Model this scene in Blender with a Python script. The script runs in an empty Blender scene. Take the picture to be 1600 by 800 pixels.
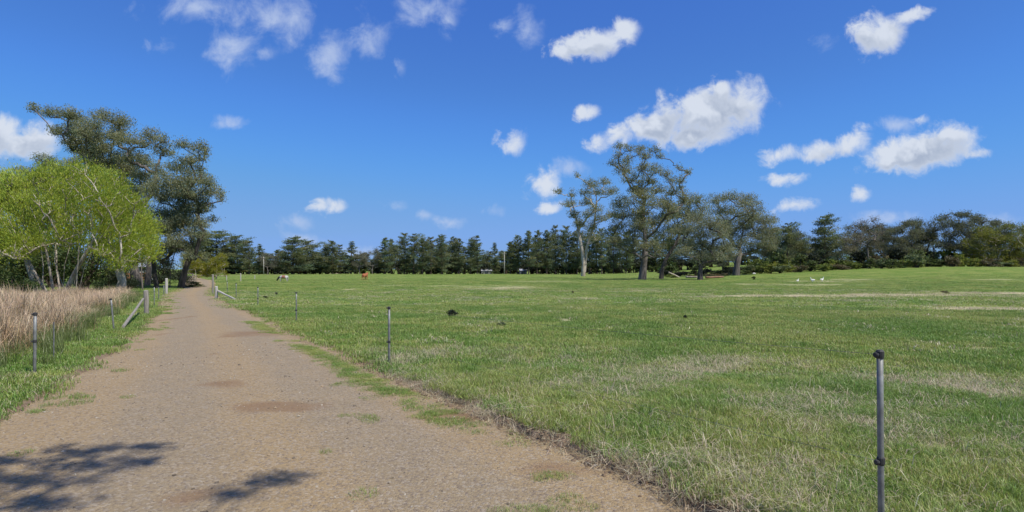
import bpy, math, random
import numpy as np
from mathutils import Vector, Matrix

R = math.radians
SC = bpy.context.scene
COL = SC.collection
rng = np.random.default_rng(11)
random.seed(5)

# ------------------------------------------------------------------ camera
CAM_H = 1.63            # eye height
F = 900.0               # focal length in pixels of the 1600 px wide photograph
HOR = 425.0             # row of the horizon
cam_d = bpy.data.cameras.new('camera')
cam_d.sensor_width = 36.0
cam_d.lens = F / 1600.0 * 36.0
cam_d.shift_y = (HOR - 400.0) / 1600.0
cam_d.clip_start = 0.05
cam_d.clip_end = 6000
cam = bpy.data.objects.new('camera', cam_d)
COL.objects.link(cam)
cam.location = (0, 0, CAM_H)
cam.rotation_euler = (R(90), 0, 0)
SC.camera = cam

# ------------------------------------------------------------------ light
SUN_EL = R(56)
SUN_AZ = R(128)          # clockwise from the viewing direction: behind, to the right
sun_dir = Vector((math.cos(SUN_EL) * math.sin(SUN_AZ), math.cos(SUN_EL) * math.cos(SUN_AZ), math.sin(SUN_EL)))
sd = bpy.data.lights.new('sun', 'SUN')
sd.energy = 4.7
sd.angle = R(0.53)
sd.color = (1.0, 0.945, 0.83)
sun = bpy.data.objects.new('sun', sd)
COL.objects.link(sun)
sun.rotation_euler = sun_dir.to_track_quat('Z', 'Y').to_euler()

SC.view_settings.view_transform = 'Standard'
SC.view_settings.look = 'None'
SC.view_settings.gamma = 1.0
SC.view_settings.use_curve_mapping = False
SC.view_settings.exposure = 0.30
SC.render.engine = 'CYCLES'
SC.cycles.max_bounces = 6
SC.cycles.diffuse_bounces = 2
SC.cycles.transmission_bounces = 4
SC.cycles.transparent_max_bounces = 6


# ------------------------------------------------------------------ node helper
class NT:
    def __init__(self, tree):
        self.t = tree

    def n(self, typ, ins=None, **kw):
        nd = self.t.nodes.new(typ)
        for k, v in kw.items():
            setattr(nd, k, v)
        if ins:
            for k, v in ins.items():
                sk = nd.inputs[k]
                if isinstance(v, bpy.types.NodeSocket):
                    self.t.links.new(v, sk)
                else:
                    sk.default_value = v
        return nd

    def m(self, op, a, b=None, c=None, clamp=False):
        ins = {0: a}
        if b is not None:
            ins[1] = b
        if c is not None:
            ins[2] = c
        return self.n('ShaderNodeMath', ins, operation=op, use_clamp=clamp).outputs[0]

    def ramp(self, v, a, b, lo=0.0, hi=1.0, smooth=True):
        nd = self.n('ShaderNodeMapRange', {0: v, 1: a, 2: b, 3: lo, 4: hi})
        nd.interpolation_type = 'SMOOTHSTEP' if smooth else 'LINEAR'
        return nd.outputs[0]

    def mix(self, f, a, b, blend='MIX'):
        nd = self.t.nodes.new('ShaderNodeMix')
        nd.data_type = 'RGBA'
        nd.blend_type = blend
        for sk, v in ((nd.inputs[0], f), (nd.inputs[6], a), (nd.inputs[7], b)):
            if isinstance(v, bpy.types.NodeSocket):
                self.t.links.new(v, sk)
            elif sk == nd.inputs[0]:
                sk.default_value = v
            else:
                sk.default_value = (*v[:3], 1)
        return nd.outputs[2]

    def noise(self, vec, scale, detail=4, rough=0.55, dist=0.0, col=False):
        nd = self.n('ShaderNodeTexNoise', {'Scale': scale, 'Detail': detail, 'Roughness': rough, 'Distortion': dist})
        if vec is not None:
            self.t.links.new(vec, nd.inputs['Vector'])
        return nd.outputs[1 if col else 0]


# ------------------------------------------------------------------ sky with fair-weather clouds
def build_world():
    w = bpy.data.worlds.new('World')
    SC.world = w
    w.use_nodes = True
    t = w.node_tree
    t.nodes.clear()
    N = NT(t)
    # x, y, half width, half height, softness (0 dense .. 1 gone) on a vertical sheet ahead of the camera
    solid = [(1100, 180, 112, 50, 0), (1030, 197, 72, 28, .1), (1150, 162, 58, 46, 0), (1085, 212, 66, 24, .1), (1128, 140, 24, 24, .2),
             (925, 70, 72, 28, .2), (978, 48, 32, 28, .3), (880, 78, 36, 16, .4), (1370, 54, 60, 40, .2), (1425, 24, 52, 16, .5),
             (1440, 236, 100, 38, 0), (1482, 212, 54, 26, .1), (1400, 248, 60, 28, .2), (1300, 234, 72, 22, .45), (1215, 243, 46, 18, .45), (1337, 218, 40, 28, .5),
             (1240, 321, 58, 17, .4), (45, 222, 84, 34, .25), (-10, 212, 66, 38, .2), (-80, 225, 70, 34, .2),
             (800, 220, 34, 36, .55), (916, 176, 30, 20, .5), (850, 284, 46, 34, .58), (858, 323, 34, 13, .5),
             (500, 320, 36, 17, .5), (526, 325, 26, 18, .5), (1345, 304, 26, 20, .6), (1228, 280, 48, 15, .58), (1530, 240, 30, 14, .55), (1438, 190, 22, 15, .62),
             (968, 212, 34, 26, .45), (935, 220, 30, 22, .6), (1700, 200, 80, 34, 0), (1850, 120, 90, 40, .1)]
    wisp = [(305, 10, 92, 34, 0), (430, 30, 88, 48, 0), (370, 72, 50, 40, 0), (515, 88, 42, 56, .2), (577, 55, 44, 40, .1), (660, 12, 70, 34, 0),
            (702, 36, 22, 28, .1), (250, 72, 30, 20, .2), (828, 48, 30, 36, .25), (1278, 68, 32, 20, .3), (412, 82, 24, 16, .1),
            (710, 349, 34, 11, .2), (476, 376, 56, 16, .1), (466, 350, 30, 15, .2), (618, 320, 24, 13, .3), (664, 338, 16, 10, .3), (1570, 352, 44, 18, .3),
            (1400, 196, 40, 15, .2), (1390, 340, 56, 14, .3), (370, 190, 40, 14, .5), (625, 112, 14, 24, .5), (790, 40, 22, 16, .4), (770, 330, 26, 12, .4),
            (560, 395, 60, 14, .3), (900, 260, 40, 20, .4), (1000, -60, 160, 40, 0), (500, -120, 150, 60, 0), (1300, -140, 190, 60, 0), (140, -60, 160, 40, 0)]

    TILT = R(9)
    ca, sa = math.cos(TILT), math.sin(TILT)

    def group(name, blobs, amp, scale, seed, tilt, detail):
        g = bpy.data.node_groups.new(name, 'ShaderNodeTree')
        g.interface.new_socket('P', in_out='INPUT', socket_type='NodeSocketVector')
        g.interface.new_socket('D', in_out='OUTPUT', socket_type='NodeSocketFloat')
        G = NT(g)
        gi = G.n('NodeGroupInput').outputs[0]
        go = G.n('NodeGroupOutput')
        nzc = G.n('ShaderNodeTexNoise', {'Vector': gi, 'Scale': scale, 'Detail': detail, 'Roughness': 0.62, 'Distortion': 0.3})
        wv = G.n('ShaderNodeVectorMath', {0: nzc.outputs[1], 1: (0.5, 0.5, 0.5)}, operation='SUBTRACT').outputs[0]
        pw = G.n('ShaderNodeVectorMath', {0: wv, 1: (0.035, 0.03, 0), 2: gi}, operation='MULTIPLY_ADD').outputs[0]
        if tilt:                                      # shared frame, tilted up to the right
            vx = G.n('ShaderNodeVectorMath', {0: pw, 1: (ca, sa, 0)}, operation='DOT_PRODUCT').outputs['Value']
            vy = G.n('ShaderNodeVectorMath', {0: pw, 1: (-sa, ca, 0)}, operation='DOT_PRODUCT').outputs['Value']
            pw = G.n('ShaderNodeCombineXYZ', {0: vx, 1: vy}).outputs[0]
        else:
            pw = G.n('ShaderNodeVectorMath', {0: pw, 1: (1, 1, 0)}, operation='MULTIPLY').outputs[0]
        cur = None
        pc = pw
        for k, (x, y, rx, ry, soft) in enumerate(blobs):
            u0, v0 = (x - 800) / F, (HOR - y) / F
            if tilt:
                u0, v0 = u0 * ca + v0 * sa, -u0 * sa + v0 * ca
            iu, iv = F / rx, F / ry
            if k % 8 == 7:                            # the tiny term chains the blobs so that few values are live at once
                pc = G.n('ShaderNodeVectorMath', {0: cur, 1: (1e-7, 1e-7, 0), 2: pw}, operation='MULTIPLY_ADD').outputs[0]
            mp = G.n('ShaderNodeVectorMath', {0: pc, 1: (iu, iv, 0), 2: (-u0 * iu, -v0 * iv, soft)}, operation='MULTIPLY_ADD').outputs[0]
            ln = G.n('ShaderNodeVectorMath', {0: mp}, operation='LENGTH').outputs['Value']
            cur = ln if cur is None else G.m('SMOOTH_MIN', cur, ln, 0.3)
        d = G.m('SUBTRACT', 1.0, cur)
        d = G.m('MULTIPLY_ADD', G.m('SUBTRACT', nzc.outputs[0], 0.5), amp, d)
        g.links.new(d, go.inputs[0])
        return g

    gs = group('cloud_solid', solid, 1.6, 22.0, 3.1, True, 8)
    gb = group('cloud_large', [q for q in solid if q[2] >= 50], 1.6, 20.0, 3.1, True, 3)
    gw = group('cloud_wisp', wisp, 3.0, 17.0, 7.7, False, 7)
    geo = N.n('ShaderNodeTexCoord').outputs['Generated']
    sx = N.n('ShaderNodeSeparateXYZ', {0: geo})
    ay = N.m('MAXIMUM', N.m('ABSOLUTE', sx.outputs[1]), 0.02)
    u = N.m('DIVIDE', sx.outputs[0], ay)
    v = N.m('DIVIDE', sx.outputs[2], ay)
    P2 = N.n('ShaderNodeCombineXYZ', {0: u, 1: v, 2: 0.0}).outputs[0]

    def ev(g, p):
        nd = t.nodes.new('ShaderNodeGroup')
        nd.node_tree = g
        t.links.new(p, nd.inputs[0])
        return nd.outputs[0]
    d1 = ev(gs, P2)
    dW = ev(gw, P2)
    off = N.n('ShaderNodeVectorMath', {0: P2, 1: (0.008, 0.022, 0)}, operation='ADD').outputs[0]
    d2 = ev(gb, off)
    a1 = N.ramp(d1, 0.0, 0.58, 0, 0.96)
    aW = N.m('MULTIPLY', N.ramp(dW, 0.0, 1.5), 0.8)
    shade = N.ramp(N.m('SUBTRACT', d2, d1), -0.55, 0.12)          # self-shading painted into the colour where cloud thickens towards the light
    ccol = N.mix(N.m('MULTIPLY', shade, N.ramp(d1, 0.1, 0.9)), (0.565, 0.61, 0.69), (0.33, 0.385, 0.49))
    wcol = (0.43, 0.51, 0.68)
    sky = N.n('ShaderNodeTexSky', sky_type='NISHITA')
    sky.sun_disc = False
    sky.sun_elevation = SUN_EL
    sky.sun_rotation = SUN_AZ
    sky.altitude = 650
    sky.air_density = 1.25
    sky.dust_density = 0.35
    sky.ozone_density = 3.0
    st = SKY_STRENGTH
    hs = N.n('ShaderNodeHueSaturation', {'Hue': 0.5, 'Saturation': SKY_SAT, 'Value': 1.0, 'Fac': 1.0, 'Color': sky.outputs[0]})
    sp = N.n('ShaderNodeSeparateColor', {0: hs.outputs[0]})
    k = 1.0 / st
    ch = [N.m('MULTIPLY', N.m('POWER', N.m('MULTIPLY', sp.outputs[q], st), e), g_ * k) for q, (e, g_) in enumerate(SKY_TONE)]
    for q, pts in ((0, [(0, 0), (.08, .08), (.161, .161), (.25, .195), (.5, .25), (1, .36)]), (1, [(0, 0), (.141, .141), (.167, .173), (.216, .246), (.260, .292), (.340, .322), (.45, .355), (.7, .42), (1, .5)]),
                   (2, [(0, 0), (.497, .484), (.541, .530), (.594, .635), (.630, .655), (.660, .625), (1, .65)])):
        fc = N.n('ShaderNodeFloatCurve', {'Factor': 1.0, 'Value': N.m('MULTIPLY', ch[q], st)})
        cv = fc.mapping.curves[0]
        cv.points[0].location = pts[0]
        cv.points[1].location = pts[-1]
        for p_ in pts[1:-1]:
            cv.points.new(*p_)
        fc.mapping.update()
        ch[q] = N.m('MULTIPLY', fc.outputs[0], k)
    skyc = N.n('ShaderNodeCombineColor', {0: ch[0], 1: ch[1], 2: ch[2]}).outputs[0]
    c = N.mix(aW, skyc, tuple(q * k for q in wcol))
    sc2 = N.n('ShaderNodeVectorMath', {0: ccol, 1: (k, k, k)}, operation='MULTIPLY').outputs[0]
    c = N.mix(a1, c, sc2)
    # unseen clouds added overhead, above the frame, to whiten the blue light in shadows
    zz = N.m('MAXIMUM', sx.outputs[2], 0.05)
    po = N.n('ShaderNodeCombineXYZ', {0: N.m('DIVIDE', sx.outputs[0], zz), 1: N.m('DIVIDE', sx.outputs[1], zz), 2: 3.3}).outputs[0]
    no = N.noise(po, 1.7, 5, 0.6)
    ao = N.m('MULTIPLY', N.ramp(no, 0.55, 0.66, 0, 0.95), N.ramp(v, 0.62, 0.85))
    c = N.mix(ao, c, tuple(q * k for q in (0.55, 0.59, 0.66)))
    bg = N.n('ShaderNodeBackground', {'Color': c, 'Strength': st})
    out = N.n('ShaderNodeOutputWorld')
    t.links.new(bg.outputs[0], out.inputs[0])
    w.cycles.sampling_method = 'MANUAL'
    w.cycles.sample_map_resolution = 256


SKY_TONE = ((0.70, 0.277), (0.70, 0.462), (0.5, 0.80))     # exponent and gain per channel: the camera's contrasty rendering of the blue
SKY_STRENGTH = 0.10
SKY_SAT = 1.2
build_world()


# ------------------------------------------------------------------ numeric helpers
_perm = np.random.default_rng(3).random((256, 256))


def vnoise(x, y, f, seed=0):
    x = np.asarray(x, float) * f + seed * 17.3
    y = np.asarray(y, float) * f + seed * 7.9
    xi = np.floor(x).astype(int)
    yi = np.floor(y).astype(int)
    fx = x - xi
    fy = y - yi
    fx = fx * fx * (3 - 2 * fx)
    fy = fy * fy * (3 - 2 * fy)
    a = _perm[xi & 255, yi & 255]
    b = _perm[(xi + 1) & 255, yi & 255]
    c = _perm[xi & 255, (yi + 1) & 255]
    d = _perm[(xi + 1) & 255, (yi + 1) & 255]
    return (a * (1 - fx) + b * fx) * (1 - fy) + (c * (1 - fx) + d * fx) * fy - 0.5


def fbm(x, y, f, oct=4, seed=0):
    r = 0
    a = 1.0
    for o in range(oct):
        r = r + a * vnoise(x, y, f * 2 ** o, seed + o * 3)
        a *= 0.5
    return r


def sstep(a, b, x):
    t = np.clip((np.asarray(x, float) - a) / (b - a), 0, 1)
    return t * t * (3 - 2 * t)


# road edges (metres), from near to far
RY = np.array([-60, -10, 3.9, 4.7, 5.75, 8.4, 12.2, 16.3, 22.6, 32.6, 42, 52, 67, 85, 110, 150, 175])
RX = np.array([44, 10.5, 1.45, 0.95, 0.25, -1.45, -3.8, -6.4, -10.2, -16.4, -21.8, -27.2, -34.6, -44.0, -58, -82, -97])
LY = np.array([-60, -10, 4.5, 6.1, 7.9, 10.9, 15.4, 24.5, 33, 42, 52, 67, 85, 110, 150, 175])
LX = np.array([36, 2.6, -4.7, -5.45, -6.2, -7.7, -10.0, -14.9, -20.0, -25.2, -30.6, -38.4, -48.4, -63.2, -88, -103])


def road_s(X, Y):
    """signed distance outside (positive) the gravel; returns (s, side) side=+1 right"""
    r = np.interp(Y, RY, RX)
    l = np.interp(Y, LY, LX)
    sr = (X - r) * 0.85
    sl = (l - X) * 0.85
    return np.maximum(sr, sl), np.where(sr > sl, 1, -1)


# reed swale, left of the fence
SWY = np.array([5.0, 9.8, 13.3, 22.6, 33, 42, 50])
SWX = np.array([-7.2, -8.9, -10.5, -15.9, -22.0, -27.5, -32.0])


def swale(X, Y):
    d = np.interp(Y, SWY, SWX) - X
    return sstep(-0.2, 2.2, d) * (1 - sstep(9, 16, d)) * sstep(3, 8, Y) * (1 - sstep(44, 52, Y))


def h_base(X, Y):
    X = np.asarray(X, float)
    Y = np.asarray(Y, float)
    h = 3.1 * sstep(18, 120, X) * sstep(45, 160, Y)
    h = h + 0.55 * sstep(75, 260, Y) * (1 - sstep(10, 60, X))
    h = h + 2.6 * sstep(185, 300, Y) * sstep(75, 125, X) + 3.0 * sstep(310, 420, Y)
    dip = np.exp(-((Y - 60) / 13.0) ** 2) * np.exp(-((X + 34) / 26.0) ** 2)
    h = h - 0.22 * dip
    h = h + 0.25 * np.exp(-((Y - 95) / 16.0) ** 2) * np.exp(-((X + 50) / 30.0) ** 2)
    return h


def edge_noise(X, Y):
    return 0.22 * fbm(X, Y, 1.1, 3, 5) + 0.10 * fbm(X, Y, 5.0, 2, 9)


def ground_z(X, Y):
    X = np.asarray(X, float)
    Y = np.asarray(Y, float)
    s, side = road_s(X, Y)
    sn = s + edge_noise(X, Y)
    r = np.hypot(X, Y)
    lip = np.where(side > 0, 0.03 + 0.06 * (1 - sstep(6, 11, Y)), 0.03)
    k = sstep(-0.12, 0.10, sn)
    z = h_base(X, Y) - 0.06 + k * (0.06 + lip)
    far = sstep(0.1, 1.5, sn)
    z = z + far * (0.05 * fbm(X, Y, 0.45, 2, 2) + 0.025 * fbm(X, Y, 1.7, 2, 4)) * (1 - sstep(60, 120, r) * 0.3)
    z = z + 0.30 * sstep(1.5, 8, s) * fbm(X, Y, 0.035, 2, 8)
    z = z - 0.42 * swale(X, Y)
    return z


def road_z(X, Y):
    return h_base(X, Y) + 0.012 * fbm(X, Y, 0.8, 2, 21) + 0.008 * fbm(X, Y, 4.0, 2, 22)


def proj_y(X, Y, z):
    return HOR + (CAM_H - z) * F / Y


def at(px, py, ymax=400):
    """ground point seen at a pixel of the photograph"""
    Y = np.geomspace(2.0, ymax, 3000)
    X = (px - 800) / F * Y
    P = proj_y(X, Y, ground_z(X, Y))
    below = np.where(P <= py)[0]
    i = below[0] if len(below) else len(Y) - 1
    return (X[i], Y[i], float(ground_z(X[i], Y[i])))


def at_depth(px, Y):
    X = (px - 800) / F * Y
    return (X, Y, float(ground_z(X, Y)))


def wpos(px, py, Y):
    return np.array([(px - 800) / F * Y, Y, CAM_H + (HOR - py) / F * Y])


# ------------------------------------------------------------------ object helpers
def mesh_np(name, verts, faces, attrs=None, smooth=False, mat=None):
    """faces: (n,k) array or list of such arrays; attrs: {name: (n,3) or (n,) per-vertex}"""
    if not isinstance(faces, list):
        faces = [faces]
    me = bpy.data.meshes.new(name)
    verts = np.asarray(verts, np.float32)
    me.vertices.add(len(verts))
    me.vertices.foreach_set('co', verts.ravel())
    faces = [np.asarray(f, np.int32) for f in faces if len(f)]
    nl = sum(f.size for f in faces)
    nf = sum(len(f) for f in faces)
    me.loops.add(nl)
    me.loops.foreach_set('vertex_index', np.concatenate([f.ravel() for f in faces]))
    me.polygons.add(nf)
    tot = np.concatenate([np.full(len(f), f.shape[1], np.int32) for f in faces])
    st = np.concatenate([[0], np.cumsum(tot)[:-1]]).astype(np.int32)
    me.polygons.foreach_set('loop_start', st)
    me.polygons.foreach_set('use_smooth', np.full(nf, smooth, dtype=bool))
    if attrs:
        for k, a in attrs.items():
            a = np.asarray(a, np.float32)
            if a.ndim == 1:
                at_ = me.attributes.new(k, 'FLOAT', 'POINT')
                at_.data.foreach_set('value', a)
            else:
                at_ = me.attributes.new(k, 'FLOAT_COLOR', 'POINT')
                at_.data.foreach_set('color', np.concatenate([a, np.ones((len(a), 1), np.float32)], 1).ravel())
    me.update(calc_edges=True)
    me.validate()
    if mat:
        me.materials.append(mat)
    return me


def link(name, me, parent=None, loc=None, rot=None):
    o = bpy.data.objects.new(name, me)
    COL.objects.link(o)
    if parent:
        o.parent = parent
    if loc is not None:
        o.location = loc
    if rot is not None:
        o.rotation_euler = rot
    return o


def tag(o, label=None, cat=None, group=None, kind=None):
    if label:
        o['label'] = label
    if cat:
        o['category'] = cat
    if group:
        o['group'] = group
    if kind:
        o['kind'] = kind
    return o


def copy_tree(o, parent=None):
    c = o.copy()
    COL.objects.link(c)
    c.parent = parent
    for ch in list(o.children):
        copy_tree(ch, c)
    return c


class MB:
    """collects simple shapes into one mesh"""

    def __init__(self):
        self.v = []
        self.q = []
        self.t = []
        self.n = 0

    def add(self, v, q=(), t=()):
        self.v.append(np.asarray(v, float))
        if len(q):
            self.q.append(np.asarray(q) + self.n)
        if len(t):
            self.t.append(np.asarray(t) + self.n)
        self.n += len(v)
        return self

    def box(self, lo, hi):
        x0, y0, z0 = lo
        x1, y1, z1 = hi
        v = [(x0, y0, z0), (x1, y0, z0), (x1, y1, z0), (x0, y1, z0), (x0, y0, z1), (x1, y0, z1), (x1, y1, z1), (x0, y1, z1)]
        q = [(0, 3, 2, 1), (4, 5, 6, 7), (0, 1, 5, 4), (1, 2, 6, 5), (2, 3, 7, 6), (3, 0, 4, 7)]
        return self.add(v, q)

    def tube(self, pts, rad, k=8, caps=True, wob=0.0):
        pts = np.asarray(pts, float)
        n = len(pts)
        rad = np.broadcast_to(np.asarray(rad, float), (n,))
        tan = np.gradient(pts, axis=0)
        tan /= np.linalg.norm(tan, axis=1, keepdims=True) + 1e-9
        ref = np.array([0.0, 0.0, 1.0]) if abs(tan[0][2]) < 0.8 else np.array([1.0, 0.0, 0.0])
        v = []
        a = np.linspace(0, 2 * np.pi, k, endpoint=False)
        u = np.cross(tan[0], ref)
        u /= np.linalg.norm(u) + 1e-9
        for i in range(n):
            u = u - tan[i] * np.dot(u, tan[i])
            u /= np.linalg.norm(u) + 1e-9
            w = np.cross(tan[i], u)
            rr = rad[i] * (1 + (wob * np.sin(a * 2 + i * 1.3) if wob else 0))
            rr = np.broadcast_to(rr, (k,))
            v.append(pts[i] + np.outer(np.cos(a) * rr, u) + np.outer(np.sin(a) * rr, w))
        v = np.concatenate(v)
        i = np.arange(n - 1)[:, None] * k
        j = np.arange(k)[None, :]
        j2 = (j + 1) % k
        q = np.stack([i + j, i + j2, i + k + j2, i + k + j], -1).reshape(-1, 4)
        t = []
        if caps:
            v = np.concatenate([v, pts[:1], pts[-1:]])
            jj = np.arange(k)
            t = np.concatenate([np.stack([np.full(k, n * k), (jj + 1) % k, jj], 1),
                                np.stack([np.full(k, n * k + 1), (n - 1) * k + jj, (n - 1) * k + (jj + 1) % k], 1)])
        return self.add(v, q, t)

    def lathe(self, prof, k=12, c=(0, 0, 0)):
        pts = [(c[0], c[1], c[2] + z) for r, z in prof]
        return self.tube(pts, [max(r, 1e-4) for r, z in prof], k)

    def build(self, name, mat, parent=None, loc=None, smooth=False, rot=None):
        f = []
        if self.q:
            f.append(np.concatenate(self.q))
        if self.t:
            f.append(np.concatenate(self.t))
        return link(name, mesh_np(name, np.concatenate(self.v), f, None, smooth, mat), parent, loc, rot)


def new_mat(name):
    m = bpy.data.materials.new(name)
    m.use_nodes = True
    m.node_tree.nodes.clear()
    N = NT(m.node_tree)
    out = N.n('ShaderNodeOutputMaterial')
    return m, N, out


def simple_mat(name, col, col2=None, scale=8.0, rough=0.8, metal=0.0, bump=0.0, stretch=(1, 1, 1), spec=0.3):
    m, N, out = new_mat(name)
    co = N.n('ShaderNodeTexCoord').outputs['Object']
    mp = N.n('ShaderNodeMapping', {'Vector': co, 'Scale': stretch}).outputs[0]
    nz = N.noise(mp, scale, 6, 0.6)
    c = N.mix(N.ramp(nz, 0.3, 0.7), col, col2 if col2 else tuple(q * 0.7 for q in col))
    b = N.n('ShaderNodeBsdfPrincipled', {'Base Color': c, 'Roughness': rough, 'Metallic': metal, 'Specular IOR Level': spec})
    if bump:
        bp = N.n('ShaderNodeBump', {'Height': nz, 'Strength': bump, 'Distance': 0.02})
        N.t.links.new(bp.outputs[0], b.inputs['Normal'])
    N.t.links.new(b.outputs[0], out.inputs[0])
    return m


def leaf_mat(name, trans=0.35, rough=0.55, gloss=0.06, sat_noise=None):
    """leaf colour comes per leaf from the 'tint' attribute"""
    m, N, out = new_mat(name)
    a = N.n('ShaderNodeAttribute', attribute_name='tint').outputs['Color']
    if sat_noise:
        pos = N.n('ShaderNodeNewGeometry').outputs['Position']
        nz = N.noise(pos, sat_noise, 3)
        a = N.mix(N.ramp(nz, 0.35, 0.7), a, N.mix(1.0, a, (1.25, 1.15, 0.8), 'MULTIPLY'))
    d = N.n('ShaderNodeBsdfDiffuse', {'Color': a})
    tr = N.n('ShaderNodeBsdfTranslucent', {'Color': N.mix(1.0, a, (1.15, 1.15, 0.7), 'MULTIPLY')})
    mx = N.n('ShaderNodeMixShader', {0: trans, 1: d.outputs[0], 2: tr.outputs[0]})
    gl = N.n('ShaderNodeBsdfGlossy', {'Color': (0.9, 0.95, 1, 1), 'Roughness': rough})
    mx2 = N.n('ShaderNodeMixShader', {0: gloss, 1: mx.outputs[0], 2: gl.outputs[0]})
    N.t.links.new(mx2.outputs[0], out.inputs[0])
    return m


# ------------------------------------------------------------------ ground materials
GRASS_A = (0.138, 0.235, 0.036)
GRASS_B = (0.255, 0.305, 0.072)
STRAW = (0.40, 0.33, 0.20)


def grass_color(N, pos):
    """broad variation shared by turf sheet and blades"""
    n1 = N.noise(pos, 0.22, 4, 0.6)
    n2 = N.noise(pos, 1.3, 4, 0.6)
    f = N.m('ADD', N.m('MULTIPLY', n1, 0.6), N.m('MULTIPLY', n2, 0.4))
    c = N.mix(N.ramp(f, 0.42, 0.58), GRASS_A, GRASS_B)
    return c, n1, n2


def field_material():
    m, N, out = new_mat('turf')
    pos = N.n('ShaderNodeNewGeometry').outputs['Position']
    c, n1, n2 = grass_color(N, pos)
    fine = N.noise(pos, 9.0, 6, 0.7)
    fine2 = N.noise(pos, 38.0, 4, 0.7)
    sq = N.n('ShaderNodeMapping', {'Vector': pos, 'Scale': (0.35, 1.0, 1.0)}).outputs[0]
    streak = N.noise(sq, 0.55, 6, 0.65)
    c = N.mix(N.ramp(fine, 0.35, 0.7), N.mix(1.0, c, (0.60, 0.60, 0.60), 'MULTIPLY'), N.mix(1.0, c, (0.86, 0.84, 0.9), 'MULTIPLY'))
    drypatch = N.m('MULTIPLY', N.ramp(streak, 0.55, 0.74), N.ramp(fine, 0.35, 0.6))
    c = N.mix(N.m('MULTIPLY', drypatch, 0.55), c, (0.30, 0.27, 0.15))
    dry = N.n('ShaderNodeAttribute', attribute_name='dry').outputs['Fac']
    c = N.mix(N.m('MULTIPLY', dry, N.ramp(fine, 0.25, 0.55, 0.45, 1.0)), c, (0.44, 0.38, 0.24))
    dirt = N.n('ShaderNodeAttribute', attribute_name='dirt').outputs['Fac']
    soil = N.mix(N.ramp(fine2, 0.3, 0.7), (0.15, 0.105, 0.068), (0.27, 0.20, 0.135))
    f = N.ramp(N.m('ADD', dirt, N.m('MULTIPLY', N.m('SUBTRACT', fine, 0.5), 0.7)), 0.35, 0.65)
    c = N.mix(f, c, soil)
    b = N.n('ShaderNodeBsdfPrincipled', {'Base Color': c, 'Roughness': 0.95, 'Specular IOR Level': 0.1})
    hgt = N.m('ADD', fine, N.m('MULTIPLY', fine2, 0.4))
    bp = N.n('ShaderNodeBump', {'Height': hgt, 'Strength': 0.9, 'Distance': 0.06})
    N.t.links.new(bp.outputs[0], b.inputs['Normal'])
    N.t.links.new(b.outputs[0], out.inputs[0])
    return m


def road_material():
    m, N, out = new_mat('gravel')
    pos = N.n('ShaderNodeNewGeometry').outputs['Position']
    big = N.noise(pos, 0.45, 5, 0.6)
    med = N.noise(pos, 2.6, 5, 0.65)
    fin = N.noise(pos, 28.0, 5, 0.75)
    vor = N.n('ShaderNodeTexVoronoi', {'Vector': pos, 'Scale': 46.0, 'Randomness': 1.0})
    vor2 = N.n('ShaderNodeTexVoronoi', {'Vector': pos, 'Scale': 120.0, 'Randomness': 1.0})
    tan = (0.312, 0.230, 0.126)
    grey = (0.272, 0.215, 0.136)
    acr = N.n('ShaderNodeAttribute', attribute_name='across').outputs['Fac']
    track = N.ramp(N.m('ADD', acr, N.m('MULTIPLY', N.m('SUBTRACT', big, 0.5), 0.9)), 0.2, 0.8)
    c = N.mix(track, tan, grey)
    c = N.mix(N.ramp(med, 0.42, 0.72, 0, 0.55), c, (0.34, 0.255, 0.148))
    c = N.mix(N.ramp(med, 0.40, 0.22, 0, 0.6), c, (0.20, 0.155, 0.115))
    st = N.n('ShaderNodeSeparateColor', {0: vor.outputs['Color']})
    peb = N.ramp(st.outputs[0], 0.62, 0.9, 0, 0.38)
    c = N.mix(peb, c, (0.42, 0.38, 0.33))
    c = N.mix(N.ramp(st.outputs[1], 0.72, 0.95, 0, 0.6), c, (0.15, 0.12, 0.10))
    c = N.mix(N.ramp(fin, 0.35, 0.7, 0.30, 0.0), c, (0.12, 0.085, 0.06))
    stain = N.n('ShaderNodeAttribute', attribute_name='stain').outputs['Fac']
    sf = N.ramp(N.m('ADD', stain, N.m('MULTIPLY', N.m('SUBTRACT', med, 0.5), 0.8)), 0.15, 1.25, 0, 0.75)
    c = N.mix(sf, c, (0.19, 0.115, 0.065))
    b = N.n('ShaderNodeBsdfPrincipled', {'Base Color': c, 'Roughness': 0.95, 'Specular IOR Level': 0.15})
    h = N.m('ADD', N.m('MULTIPLY', vor.outputs['Distance'], -0.5), N.m('ADD', N.m('MULTIPLY', fin, 0.8), N.m('MULTIPLY', vor2.outputs['Distance'], -0.3)))
    bp = N.n('ShaderNodeBump', {'Height': h, 'Strength': 0.8, 'Distance': 0.02})
    N.t.links.new(bp.outputs[0], b.inputs['Normal'])
    N.t.links.new(b.outputs[0], out.inputs[0])
    return m


M_FIELD = field_material()
M_ROAD = road_material()


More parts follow.
